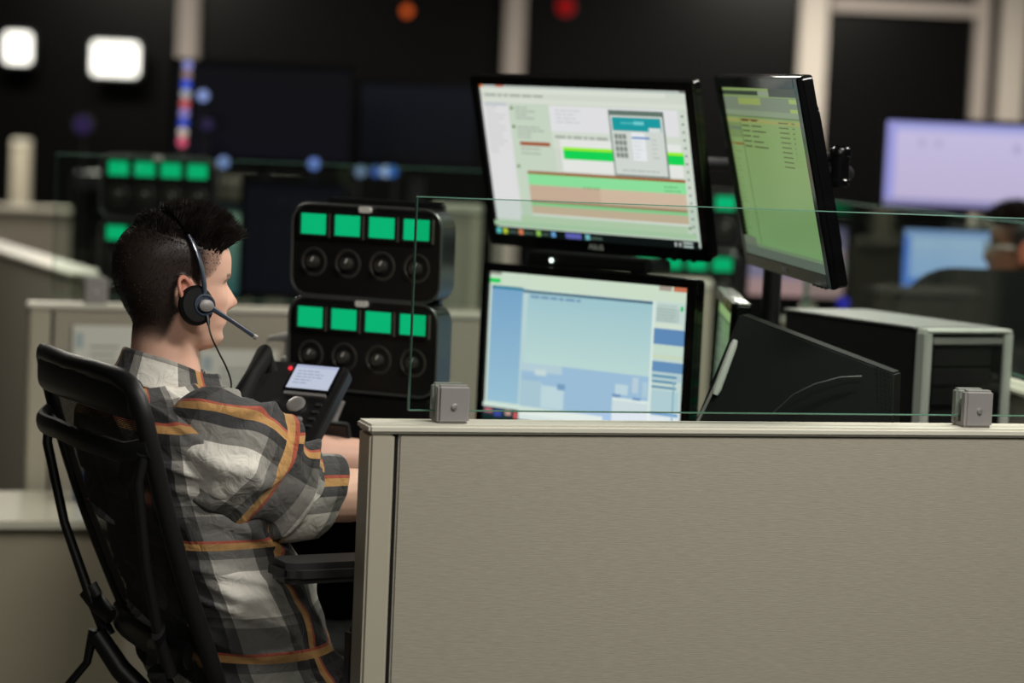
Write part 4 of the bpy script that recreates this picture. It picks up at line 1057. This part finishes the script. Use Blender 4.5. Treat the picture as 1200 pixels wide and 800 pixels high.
def make_operator():
    b = R(28 - 90)                                   # body faces +x turned a little away
    fwd = Vector((math.cos(R(28)), math.sin(R(28)), 0)); rt = Vector((math.sin(R(28)), -math.cos(R(28)), 0)); up = Vector((0, 0, 1))
    root = empty('person', (-.40, 3.93, 0), b)
    bpy.context.view_layer.update(); root.matrix_basis = Matrix.Translation(root.location) @ Matrix.Rotation(b, 4, 'Z')
    tag(root, 'seated person in plaid shirt with headset facing the lit monitors', 'person')
    # head: ear canal origin above chin
    ha = R(27)
    hc = Vector((-.548, 3.872, 1.064))
    hM = Matrix.Translation(hc) @ Matrix.Rotation(ha - PI / 2, 4, 'Z') @ Matrix.Rotation(R(-2), 4, 'X')
    S = []
    def row(px, py, Y, w, d, e, pitch=0.):
        c = at(px, py, Y); f2 = (fwd * math.cos(pitch) + up * math.sin(pitch)); S.append((c, rt, f2, w, d, e))
    hip = Vector((-.395, 3.935, .50))
    c7 = Vector((-.560, 3.872, 1.010))
    mid = lambda t, bow: hip.lerp(c7, t) - fwd * bow
    S.append((mid(-.12, -.01), rt, fwd, .155, .11, .85)); S.append((mid(0, .0), rt, fwd, .185, .135, .85)); S.append((mid(.15, .01), rt, fwd, .185, .135, .88)); S.append((mid(.32, .012), rt, fwd, .172, .125, .88)); S.append((mid(.50, .018), rt, fwd, .172, .122, .88))
    S.append((mid(.68, .022), rt, fwd, .182, .122, .85)); S.append((mid(.82, .022), rt, fwd, .203, .112, .80)); S.append((mid(.90, .016), rt, fwd, .193, .098, .80)); S.append((mid(.955, .008), rt, fwd, .148, .082, .88)); S.append((mid(1.0, .0), rt, fwd, .088, .070, 1.)); 
    sR = Vector((-.474, 3.722, .945)); sL = c7 - (sR - c7); sL.z = .945; sL = Vector((-.640, 4.022, .945))
    arms = [dict(sh=sR, el=Vector((-.318, 3.82, .838)), wr=Vector((-.060, 3.99, .845)), d=Vector((.9, .42, -.1)), up=up, side=Vector((-.42, .9, 0)), s=1),
            dict(sh=sL, el=Vector((-.420, 4.20, .850)), wr=Vector((-.150, 4.25, .850)), d=Vector((.97, .1, -.1)), up=up, side=Vector((.1, -.97, 0)), s=-1)]
    legs = []
    for s in (1, -1):
        h_ = hip + rt * (.09 * s) - Vector((0, 0, .02)); kn = h_ + fwd * .44 + rt * (.05 * s) + Vector((0, 0, .02)); an = kn + fwd * .02 - Vector((0, 0, .41)); an.z = .10
        legs.append(dict(hip=h_, kn=kn, an=an, toe=an + fwd * .15 + Vector((0, 0, -.065))))
    body, P, hp, m, isH = build_body(root, hM, S, arms, legs)
    n = np.empty(len(body.data.vertices) * 3, dtype=np.float32); body.data.vertices.foreach_get('normal', n); n = n.reshape(-1, 3).astype(float)
    rm = np.array(root.matrix_basis.to_3x3()); n = n @ rm.T
    hair_mesh(root, hM, P, hp, m * isH, n)
    # ---- shirt
    PL = plaid()
    Lf = []
    def fold_torso(p, u, v, V, U):
        q = Vector((p.x * 9, p.y * 9, p.z * 15)); a = .5 - .5 * math.cos(2 * PI * min(1, v * 1.3))
        r1_ = ridge(Vector((U * 5, V * 16 + U * 6, 1.3)), 3.1); r2_ = ridge(Vector((U * 9 + V * 5, V * 9, 4.0)), 8.4)
        return .002 + (.013 * r1_ ** 2 + .008 * r2_ ** 2) * (.35 + .65 * min(1, (1 - v) * 3)) - .004 * (1 - min(1, (1 - v) * 5))
    T = S[:-1] + [(S[-1][0] + up * .000, rt, fwd, .078, .066, 1.)]
    rings = spine_rings(T, 1.05, a0=PI)
    shirt = [cloth_loft(root, rings, 'shirt', PL, fold_torso, uvoff=(.115, .13))]
    def sleeve(A, offs, seed):
        sh, el, wr = A['sh'], A['el'], A['wr']
        d = (el - sh).normalized(); inw = Vector((-.552, 3.872, .945)) - sh; inw.z = 0; inw.normalize()
        pts = [sh + inw * .060 + d * .01, sh + inw * .022 + d * .004, sh + d * .026, sh.lerp(el, .22), sh.lerp(el, .48), sh.lerp(el, .74), el.lerp(sh, .08), el.lerp(wr, .03), el.lerp(wr, .06)]
        rr = [.056, .066, .073, .079, .078, .073, .070, .062, .058]
        if seed > 5: rr = [q * .97 for q in rr]
        rr = rr[:len(pts)]; rg = []; upv_ = up
        for i, p in enumerate(pts):
            t_ = (pts[min(i + 1, len(pts) - 1)] - pts[max(i - 1, 0)]).normalized()
            x = t_.cross(up).normalized(); y_ = x.cross(t_).normalized()
            rg.append([p + x * math.cos(a) * rr[i] * .86 + y_ * math.sin(a) * rr[i] * 1.04 for a in [-PI / 2 + 2 * PI * k / 28 for k in range(28)]])
        def fold(p, u, v, V, U):
            r1_ = ridge(Vector((U * 6 + V * 8, V * 11 - U * 6, seed)), seed); r2_ = ridge(Vector((U * 4 + V * 3, V * 17, seed + 2)), seed + 4)
            k = min(1, v * 4) * (1 if v < .86 else .25)
            puff = .010 * math.sin(PI * min(1, v * 1.15)) 
            return (.015 * r1_ ** 2 + .010 * r2_ ** 2 * smoothstep(.3, .8, v)) * k + puff - .004
        out = [cloth_loft(root, rg, 'sleeve', PL, fold, uvoff=offs, uscale=1.)]
        # rolled cuff
        c0 = el.lerp(wr, -.10); c1 = el.lerp(wr, .12); t_ = (c1 - c0).normalized(); x = t_.cross(up).normalized(); y_ = x.cross(t_).normalized()
        t_lean = up * .02
        cr2 = []
        for f_, rad in ((0., .062), (.02, .066), (.5, .066), (.97, .063), (1.0, .060), (.93, .052)):
            p = c0.lerp(c1, f_); cr2.append([p + x * math.cos(a) * rad * .84 + y_ * math.sin(a) * rad * 1.02 + t_ * (.026 * math.sin(a)) for a in [-PI / 2 + 2 * PI * k / 28 for k in range(28)]])
        out.append(cloth_loft(root, cr2, 'cuff', PL, lambda p, u, v, V, U: .0022 * ridge(Vector((U * 22, V * 8, 1)), seed), uvoff=(offs[0] + .03, offs[1] + .28)))
        return out
    shirt += sleeve(arms[0], (-.055, -.075), 2.3) + sleeve(arms[1], (.02, .0), 7.7)
    sh_o = finish_cloth(root, shirt, 'shirt', PL); sh_o['label'] = 'grey plaid shirt with orange stripes and rolled sleeves'
    # collar: a stand with a folded-over leaf, open at the throat
    nb = hM @ Vector((0, -.014, -.008))
    nc = Vector((-.556, 3.874, 0))
    cols_ = []
    nA = 34
    stand_in = []; leafs = []
    prof = [(.058, -.010), (.0595, .004), (.0605, .020), (.0625, .0265), (.066, .0255), (.071, .012), (.079, -.008), (.086, -.021)]
    grid = []
    for (rad, dz) in prof:
        r_ = []
        for k in range(nA):
            a = R(-146 + 292 * k / (nA - 1))                # 0 = nape, opening to the front
            front = (1 - math.cos(a)) / 2                   # 0 at nape, 1 at throat
            base = Vector((nc.x, nc.y, 1.036 - .052 * front ** 1.15)) + fwd * (.0 + .02 * front)
            pt = max(0, front - .72) / .28
            r_.append(base - fwd * (math.cos(a) * rad * 1.04) + rt * (math.sin(a) * rad * (1.0 - .1 * front)) + up * (dz * (1 + .35 * pt) ) + fwd * (.03 * pt * (1 if dz < 0 else .3)))
        grid.append(r_)
    cbm = cloth_loft(root, grid, 'collar', PL, lambda p, u, v, V, U: .0012 * ridge(Vector((U * 20, V * 20, 2)), 5.5), uvoff=(.055, .135), closed=False)
    col_o = finish_cloth(root, [cbm], 'collar', PL, parent=sh_o, thick=.0026)
    # ---- trousers
    TR = mat('black_trousers', (24, 24, 26), .85, bump=.3, bscale=700)
    tm = []
    for G in legs:
        pts = [G['hip'] - fwd * .06, G['hip'], G['hip'].lerp(G['kn'], .5), G['kn'], G['kn'] + (G['an'] - G['kn']) * .15, G['kn'].lerp(G['an'], .55), G['an'] + up * .0]
        rr = [.098, .100, .088, .074, .072, .064, .060]
        rg = []
        for i, p in enumerate(pts):
            t_ = (pts[min(i + 1, len(pts) - 1)] - pts[max(i - 1, 0)]).normalized(); x = rt; y_ = x.cross(t_).normalized()
            rg.append([p + x * math.cos(a) * rr[i] + y_ * math.sin(a) * rr[i] for a in [2 * PI * k / 24 for k in range(24)]])
        tm.append(cloth_loft(root, rg, 'leg', TR, lambda p, u, v, V, U: .004 * ridge(Vector((U * 6, V * 14, 1)), 4.4)))
    tm.append(cloth_loft(root, spine_rings([(mid(-.13, -.01), rt, fwd, .10, .07, .9), (mid(-.10, -.01), rt, fwd, .175, .125, .85), (mid(.0, 0), rt, fwd, .190, .140, .85), (mid(.12, .0), rt, fwd, .186, .138, .88)], 1.), 'seat', TR, lambda p, u, v, V, U: 0.))
    finish_cloth(root, tm, 'trousers', TR)
    SH = mat('shoe_black', (20, 20, 20), .4)
    for G in legs:
        mb = MB(); T_ = [G['an'] - fwd * .055 - up * .055, G['an'] - up * .05, G['an'] + fwd * .09 - up * .062, G['an'] + fwd * .19 - up * .072]
        mb.tube(T_, [.034, .042, .040, .024], 18, flat=(1.05, 1.)); a_ = T_[1]
        mb.prism([(-.095, 0), (.195, 0), (.20, .008), (.19, .018), (-.09, .018)], -.04, .04, 'y', bev=.004, M=Matrix.Translation((G['an'].x, G['an'].y, 0.001)) @ Matrix.Rotation(R(28), 4, 'Z'))
        mb.build('shoe', SH, root, xf=root.matrix_basis.inverted())
    # ---- headset, worn
    hs_ = empty('headset', hM @ Vector((.0, .02, .10)))
    tag(hs_, 'black telephone headset with microphone boom worn by the seated person', 'headset')
    xf = Matrix.Translation(-hs_.location)
    NAVY = mat('headset_navy', (52, 62, 78), .3, coat=.3)
    cup = Vector((.094, .017, .080)); 
    band = []
    for k in range(25):
        a = R(2 + 176 * k / 24)
        z_ = .080 + .1385 * math.sin(a) ** .82; x_ = math.copysign(abs(math.cos(a)) ** .80, math.cos(a)) * (.0905)
        y_ = .019 - .042 * math.sin(a) ** 1.6
        band.append(hM @ Vector((x_, y_, z_)))
    mb = MB(); mb.tube(band, [.0048] * 25, 12, flat=(.55, 1.25)); mb.build('headband', GLOSSB, hs_, xf=xf)
    mb = MB(); mb.tube([p + (p - band[12]).normalized() * .0012 for p in band[0:7]], [.0058] * 7, 12, flat=(.7, 1.4)); mb.build('slider', NAVY, hs_, xf=xf)
    for s in (1, -1):
        M = hM @ Matrix.Translation((s * .0875, cup.y - .011, .076)) @ Matrix.Rotation(s * (PI / 2 - R(12)), 4, 'Y') @ Matrix.Scale(1.12, 4, (1, 0, 0))
        mb = MB(); mb.lathe([(.010, -.006), (.024, -.007), (.0285, -.001), (.0285, .006), (.024, .011), (.001, .012)], M, 32); mb.build('ear_cushion', MATTEB, hs_, xf=xf)
        M = hM @ Matrix.Translation((s * .0955, cup.y, .078)) @ Matrix.Rotation(s * (PI / 2 - R(8)), 4, 'Y')
        mb = MB(); mb.lathe([(.018, -.003), (.0185, .003), (.017, .006), (.0145, .0062), (.0135, .004), (.011, .004), (.001, .0045)], M, 32); mb.build('ear_cup', NAVY, hs_, xf=xf)
    mb = MB(); mb.lathe([(.0095, 0), (.0095, .006), (.006, .0085), (.001, .009)], hM @ Matrix.Translation((.1005, cup.y + .001, .078)) @ Matrix.Rotation(PI / 2, 4, 'Y') @ Matrix.Scale(1.25, 4, (0, 1, 0)), 24); mb.build('boom_pivot', SATIN, hs_, xf=xf)
    p0_ = hM @ Vector((.102, cup.y + .004, .078)); tip = at(301, 396, 3.835)
    mb = MB(); mb.tube([p0_, p0_.lerp(tip, .12), p0_.lerp(tip, .5) + Vector((0, -.002, .001)), p0_.lerp(tip, .93)], [.0062, .0046, .0034, .0036], 14); bo = mb.build('microphone_boom', NAVY, hs_, xf=xf)
    mb = MB(); mb.tube([p0_.lerp(tip, .92), p0_.lerp(tip, .985), tip], [.0040, .0044, .003], 14); mb.build('microphone_tip', SATIN, bo, xf=xf)
    cpts = [p0_ + Vector((.0, -.002, -.016)), at(247, 392, 3.78), at(256, 412, 3.785), at(266, 432, 3.79), at(271, 450, 3.80), at(268, 470, 3.86), at(266, 500, 3.90)]
    sm_ = []
    for i in range(len(cpts) - 1):
        for k in range(5):
            f = k / 5; p_1 = cpts[max(i - 1, 0)]; p2 = cpts[i]; p3 = cpts[i + 1]; p4 = cpts[min(i + 2, len(cpts) - 1)]
            sm_.append(.5 * (2 * p2 + (p3 - p_1) * f + (2 * p_1 - 5 * p2 + 4 * p3 - p4) * f * f + (3 * p2 - p_1 - 3 * p3 + p4) * f ** 3))
    mb = MB(); mb.tube(sm_, [.0032] * 3 + [.0015] * (len(sm_) - 3), 8); mb.build('cable', BLACK, hs_, xf=xf)
    return root
make_operator()

# ------------------------------------------------------------------ office chair
def mesh_fabric():
    m = bpy.data.materials.new('chair_mesh'); m.use_nodes = True
    nt = m.node_tree; b = nt.nodes['Principled BSDF']; L = nt.links.new
    b.inputs['Base Color'].default_value = lin((24, 24, 25)) + (1,); b.inputs['Roughness'].default_value = .8
    uv = nt.nodes.new('ShaderNodeUVMap'); sp = nt.nodes.new('ShaderNodeSeparateXYZ'); L(uv.outputs[0], sp.inputs[0])
    outs = []
    for k, per in ((0, .0042), (1, .0030)):
        a = nt.nodes.new('ShaderNodeMath'); a.operation = 'MULTIPLY'; a.inputs[1].default_value = 1 / per; L(sp.outputs[k], a.inputs[0])
        f = nt.nodes.new('ShaderNodeMath'); f.operation = 'FRACT'; L(a.outputs[0], f.inputs[0])
        g = nt.nodes.new('ShaderNodeMath'); g.operation = 'GREATER_THAN'; g.inputs[1].default_value = .64; L(f.outputs[0], g.inputs[0]); outs.append(g.outputs[0])
    mu = nt.nodes.new('ShaderNodeMath'); mu.operation = 'MULTIPLY'; L(outs[0], mu.inputs[0]); L(outs[1], mu.inputs[1])
    s_ = nt.nodes.new('ShaderNodeMath'); s_.operation = 'SUBTRACT'; s_.inputs[0].default_value = 1; L(mu.outputs[0], s_.inputs[1])
    L(s_.outputs[0], b.inputs['Alpha'])
    return m
def make_chair():
    ax = R(28)
    f = Vector((math.cos(ax), math.sin(ax), 0)); rt = Vector((math.sin(ax), -math.cos(ax), 0))
    O = Vector((-.636, 3.80, 0)) + f * .30
    t = tag(empty('office_chair', O, ax - PI / 2), 'black mesh-backed office chair with open rear frame holding the seated person', 'office chair')
    rec = R(19.5)
    # backrest curve in local (y forward, z up): top at y=-.30 z=1.05
    def bk(u, v):
        "u -1..1 across, v 0 bottom .. 1 top"
        z = .52 + (1.045 - .52) * v
        y = -.178 - (z - .52) * math.tan(rec) - .014 * math.sin(PI * v) + .026 * (abs(u) ** 2.2)
        hw = float(np.interp(v, [0, .15, .5, .8, 1], [.175, .195, .222, .238, .238]))
        return Vector((u * hw, y, z))
    # frame: side rails and bottom
    path = [bk(0, 1.), bk(-.5, 1.), bk(-.80, .995), bk(-.93, .975), bk(-.985, .94)] + [bk(-1, v) for v in np.linspace(.88, .06, 14)] + [bk(u, .0) for u in np.linspace(-.86, .86, 9)] + [bk(1, v) for v in np.linspace(.06, .88, 14)] + [bk(.985, .94), bk(.93, .975), bk(.80, .995), bk(.5, 1.)]
    MB().tube(path, .0125, 12, flat=(.9, 1.2), closed=True).build('backrest_frame', BLACK, t)
    # broad top bar that wraps forward at the ends
    tb = MB(); rings = []
    us = np.linspace(-1.06, .98, 33)
    for u in us:
        c = bk(max(-1, min(1, u)), .97); ex = abs(u) - .86
        wrap = (.060 if u < 0 else .006) * max(0, ex / .2) ** 1.5
        c = Vector((u * .232, c.y + wrap, 1.012 + .006 * (1 - u * u)))
        hgt = .033 * (1 - .25 * max(0, ex / .2) ** 2); th = .013
        fr = 1 if abs(u) < 1.0 else .72
        rings.append([c + Vector((0, th * math.cos(a) * fr, hgt * fr * math.copysign(abs(math.sin(a)) ** .7, math.sin(a)))) for a in [2 * PI * k / 20 for k in range(20)]])
    tb.loft(rings); tb.build('top_bar', BLACK, t)
    # mesh panel
    bm = bmesh.new(); uvl = bm.loops.layers.uv.new('UVMap'); NU, NV = 24, 30
    G = [[bm.verts.new(bk(-.97 + 1.94 * i / NU, .01 + .95 * j / NV)) for i in range(NU + 1)] for j in range(NV + 1)]
    for j in range(NV):
        for i in range(NU):
            fc = bm.faces.new([G[j][i], G[j][i + 1], G[j + 1][i + 1], G[j + 1][i]]); fc.smooth = True
            for lp, (a, b_) in zip(fc.loops, ((i, j), (i + 1, j), (i + 1, j + 1), (i, j + 1))): lp[uvl].uv = (a / NU * .46, b_ / NV * .52)
    me = bpy.data.meshes.new('mesh_panel'); bm.to_mesh(me); bm.free(); me.materials.append(mesh_fabric())
    o = bpy.data.objects.new('mesh_panel', me); C.objects.link(o); o.parent = t
    # rear cross bar and side struts standing off the back
    def off(u, v, d): p = bk(u, v); return p + Vector((0, -d, 0))
    cb = [off(-1.02, .80, .006)] + [off(u, .80 - .02 * abs(u), .022 + .022 * (1 - u * u)) for u in np.linspace(-.9, .9, 11)] + [off(1.02, .80, .006)]
    MB().tube(cb, .0125, 12, flat=(.75, 1.35)).build('rear_cross_bar', BLACK, t)
    for s in (-1, 1):
        p = [off(s * 1.0, .785, .012), off(s * .985, .70, .030), off(s * .93, .45, .046), off(s * .84, .22, .052), off(s * .80, .10, .050)]
        MB().tube(p, [.009, .0085, .008, .009, .013], 12).build('rear_strut', BLACK, t)
        MB().tube([off(s * 1.0, .79, .012), off(s * .96, .755, .01), off(s * .94, .74, .0)], [.012, .011, .009], 10).build('strut_bracket', BLACK, t)
        # lumbar adjusters
        MB().tube([off(s * .86, .245, .05), off(s * .80, .205, .045), off(s * .50, .18, .035)], [.014, .012, .009], 12, flat=(.7, 1.5)).build('lumbar_paddle', BLACK, t)
    MB().tube([off(u, .16, .020) for u in np.linspace(-.88, .88, 9)], .011, 12, flat=(.8, 2.0)).build('lumbar_bar', BLACK, t)
    # spine that carries the back
    MB().tube([off(-.78, .11, .068), off(-.70, .0, .055), off(-.42, -.12, .02), Vector((0, -.10, .40)), off(.42, -.12, .02), off(.70, .0, .055), off(.78, .11, .068)], [.016, .018, .020, .024, .020, .018, .016], 12).build('back_yoke', BLACK, t)
    # seat
    seat = [(-.20, -.22), (-.245, -.10), (-.25, .10), (-.235, .22), (-.16, .265), (.16, .265), (.235, .22), (.25, .10), (.245, -.10), (.20, -.22)]
    MB().prism(seat, .385, .445, 'z', bev=.018).build('seat_cushion', mat('seat_fabric', (28, 28, 30), .9, bump=.4, bscale=500), t)
    MB().prism([(x * .9, y * .9) for x, y in seat], .365, .388, 'z', bev=.006).build('seat_pan', BLACK, t)
    for s in (-1, 1):
        x = s * .285
        ap = MB(); ap.prism([(-.045 * 1, -.155), (-.045, .115), (-.03, .14), (.03, .14), (.045, .115), (.045, -.155), (.03, -.175), (-.03, -.175)], .738, .770, 'z', bev=.010, M=Matrix.Translation((x, .05, 0)))
        a_ = ap.build('armrest_pad', mat('armrest_pad', (26, 26, 27), .5), t)
        MB().tube([(x, .04, .74), (x, .03, .55), (s * .275, -.01, .42), (s * .20, 0, .372)], [.017, .018, .018, .014], 14, flat=(.8, 1.5)).build('armrest_post', BLACK, t)
        MB().box((x, .03, .60), (.034, .055, .12), bev=.008).build('armrest_sleeve', DGREY, t)
    MB().box((0, .0, .345), (.16, .24, .05), bev=.012).build('tilt_mechanism', BLACK, t)
    MB().cyl((0, 0, .33), (0, 0, .12), .026, .028).build('gas_column', CHROME, t)
    MB().lathe([(.045, .07), (.05, .085), (.045, .125), (.03, .135)]).build('hub', BLACK, t)
    for k in range(5):
        a = R(72 * k + 20); d = Vector((math.cos(a), math.sin(a), 0))
        leg = MB().tube([d * .03 + Vector((0, 0, .105)), d * .16 + Vector((0, 0, .095)), d * .30 + Vector((0, 0, .072))], [.026, .022, .015], 14, flat=(1, .8)).build('base_leg', BLACK, t)
        c = MB(); q = d * .30; sd = Vector((-d.y, d.x, 0))
        for s in (-1, 1): c.cyl(q + sd * (.006 * s) + Vector((0, 0, .0275)), q + sd * (.024 * s) + Vector((0, 0, .0275)), .027)
        c.cyl(q + Vector((0, 0, .03)), q + Vector((0, 0, .075)), .008)
        c.build('caster', BLACK, leg)
    # slim lever-like stay below the back
    a_ = off(-.82, .08, .062); lo = at(82, 800, 3.96)
    Mi = (Matrix.Translation(O) @ Matrix.Rotation(ax - PI / 2, 4, 'Z')).inverted()
    lo = Mi @ lo
    MB().tube([off(-.80, .12, .070), a_.lerp(lo, .5), lo, a_.lerp(lo, 1.25)], [.009, .007, .007, .006], 10).build('rear_stay', BLACK, t)
    return t
make_chair()

# ------------------------------------------------------------------ colleague far right
def make_colleague():
    q = at(1196, 338, 6.45)
    fwd = Vector((-.97, .24, 0)); rt = Vector((.24, .97, 0)); up = Vector((0, 0, 1))
    ang_ = math.atan2(fwd.y, fwd.x)
    root = empty('person', (q.x + .06, q.y, 0), ang_ - PI / 2)
    root.matrix_basis = Matrix.Translation(root.location) @ Matrix.Rotation(ang_ - PI / 2, 4, 'Z')
    tag(root, 'dark-clothed person with dark hair in shadow at the right edge', 'person')
    hM = Matrix.Translation((q.x, q.y, q.z)) @ Matrix.Rotation(ang_ - PI / 2, 4, 'Z')
    hip = Vector((q.x + .07, q.y, .48)); c7 = Vector((q.x + .02, q.y, q.z - .055))
    mid = lambda t_: hip.lerp(c7, t_)
    S = [(mid(a), rt, fwd, w, d, e) for a, w, d, e in ((-.1, .15, .11, .85), (0, .185, .13, .85), (.2, .18, .13, .88), (.5, .175, .125, .88), (.7, .19, .12, .85), (.83, .205, .11, .82), (.91, .18, .09, .85), (.96, .12, .08, .9), (1., .075, .066, 1.))]
    arms = []
    for s in (1, -1):
        sh = mid(.86) + rt * (.175 * s); el = sh + fwd * .12 - up * .25 + rt * (.04 * s); wr = el + fwd * .25 + up * .02 - rt * (.05 * s)
        arms.append(dict(sh=sh, el=el, wr=wr, d=fwd, up=up, side=rt * (-s), s=s))
    legs = []
    for s in (1, -1):
        h_ = hip + rt * (.09 * s); kn = h_ + fwd * .42 + rt * .02 * s; an = Vector((kn.x, kn.y, .10))
        legs.append(dict(hip=h_, kn=kn, an=an, toe=an + fwd * .14 - up * .06))
    body, P, hp, m, isH = build_body(root, hM, S, arms, legs, voxel=.007, skin=(118, 82, 66))
    n = np.empty(len(body.data.vertices) * 3, dtype=np.float32); body.data.vertices.foreach_get('normal', n); n = n.reshape(-1, 3).astype(float) @ np.array(root.matrix_basis.to_3x3()).T
    hair_mesh(root, hM, P, hp, m * isH, n, seed=9, top=2500, short=2500)
    BK = mat('black_sweater', (18, 18, 20), .9, bump=.3, bscale=500)
    g = lambda p, u, v, V, U: .004 * ridge(Vector((U * 6, V * 12, 1)), 4.4) + .004
    parts = [cloth_loft(root, spine_rings(S[1:], 1.05), 'top', BK, g)]
    for A in arms:
        pts = [A['sh'] - (A['el'] - A['sh']).normalized() * .03, A['sh'], A['sh'].lerp(A['el'], .5), A['el'], A['el'].lerp(A['wr'], .5), A['wr']]; rr = [.06, .072, .066, .06, .05, .04]; rg = []
        for i, p in enumerate(pts):
            t_ = (pts[min(i + 1, 5)] - pts[max(i - 1, 0)]).normalized(); x = rt; y_ = x.cross(t_).normalized()
            rg.append([p + x * math.cos(a) * rr[i] + y_ * math.sin(a) * rr[i] for a in [2 * PI * k / 20 for k in range(20)]])
        parts.append(cloth_loft(root, rg, 'sleeve', BK, g))
    finish_cloth(root, parts, 'sweater', BK)
    tm = []
    for G in legs:
        pts = [G['hip'] - fwd * .05, G['hip'].lerp(G['kn'], .5), G['kn'], G['kn'].lerp(G['an'], .5), G['an']]; rr = [.098, .088, .074, .064, .058]; rg = []
        for i, p in enumerate(pts):
            t_ = (pts[min(i + 1, 4)] - pts[max(i - 1, 0)]).normalized(); x = rt; y_ = x.cross(t_).normalized()
            rg.append([p + x * math.cos(a) * rr[i] + y_ * math.sin(a) * rr[i] for a in [2 * PI * k / 20 for k in range(20)]])
        tm.append(cloth_loft(root, rg, 'leg', MATS['black_trousers'], g))
    finish_cloth(root, tm, 'trousers', MATS['black_trousers'])
    # spectacle arm glint
    gl = empty('spectacles', hM @ Vector((0, .09, .108)), ang_ - PI / 2)
    tag(gl, 'thin-framed spectacles on the face of the person at the right edge', 'spectacles')
    for s in (1, -1):
        MB().tube([(s * .070, -.09, .002), (s * .071, -.04, .003), (s * .066, .004, .0)], .0018, 8).build('temple_arm', SILVER, gl)
        MB().tube([(s * (.033 + .024 * math.cos(a)), .008, -.002 + .017 * math.sin(a)) for a in [2 * PI * k / 20 for k in range(20)]], .0013, 8, closed=True).build('rim', SILVER, gl)
    task_chair((root.location.x, root.location.y, 0), ang_ - PI / 2, 'dark task chair under the person at the right edge', .70, .46, .06)
def task_chair(loc, rz, label, zc, h, rad):
    ch = tag(empty('office_chair', loc, rz), label, 'office chair')
    MB().prism(rrect(.46, .44, .06), .365, .395, 'z', bev=.01).build('seat', BLACK, ch)
    MB().prism(rrect(.42, h, rad, 8, 0, zc), -.235, -.20, 'y', bev=.01).build('backrest', MATTEB, ch)
    MB().tube([(0, -.21, zc - h * .4), (0, -.25, .40), (0, -.1, .35)], .018, 12).build('back_support', BLACK, ch)
    MB().cyl((0, 0, .37), (0, 0, .06), .025).build('gas_column', CHROME, ch)
    for k in range(5):
        a = R(72 * k); d = Vector((math.cos(a), math.sin(a), 0))
        l_ = MB().tube([d * .02 + Vector((0, 0, .09)), d * .28 + Vector((0, 0, .07))], [.022, .014], 12).build('base_leg', BLACK, ch)
        MB().cyl(d * .28 + Vector((-d.y, d.x, 0)) * .02 + Vector((0, 0, .029)), d * .28 - Vector((-d.y, d.x, 0)) * .02 + Vector((0, 0, .029)), .029).build('caster', BLACK, l_)
make_colleague()
q_ = at(1150, 315, 5.75)
task_chair((q_.x, 5.98, 0), R(4), 'dark empty high-backed chair between the computer tower and the blue monitor', q_.z - .31, .62, .13)
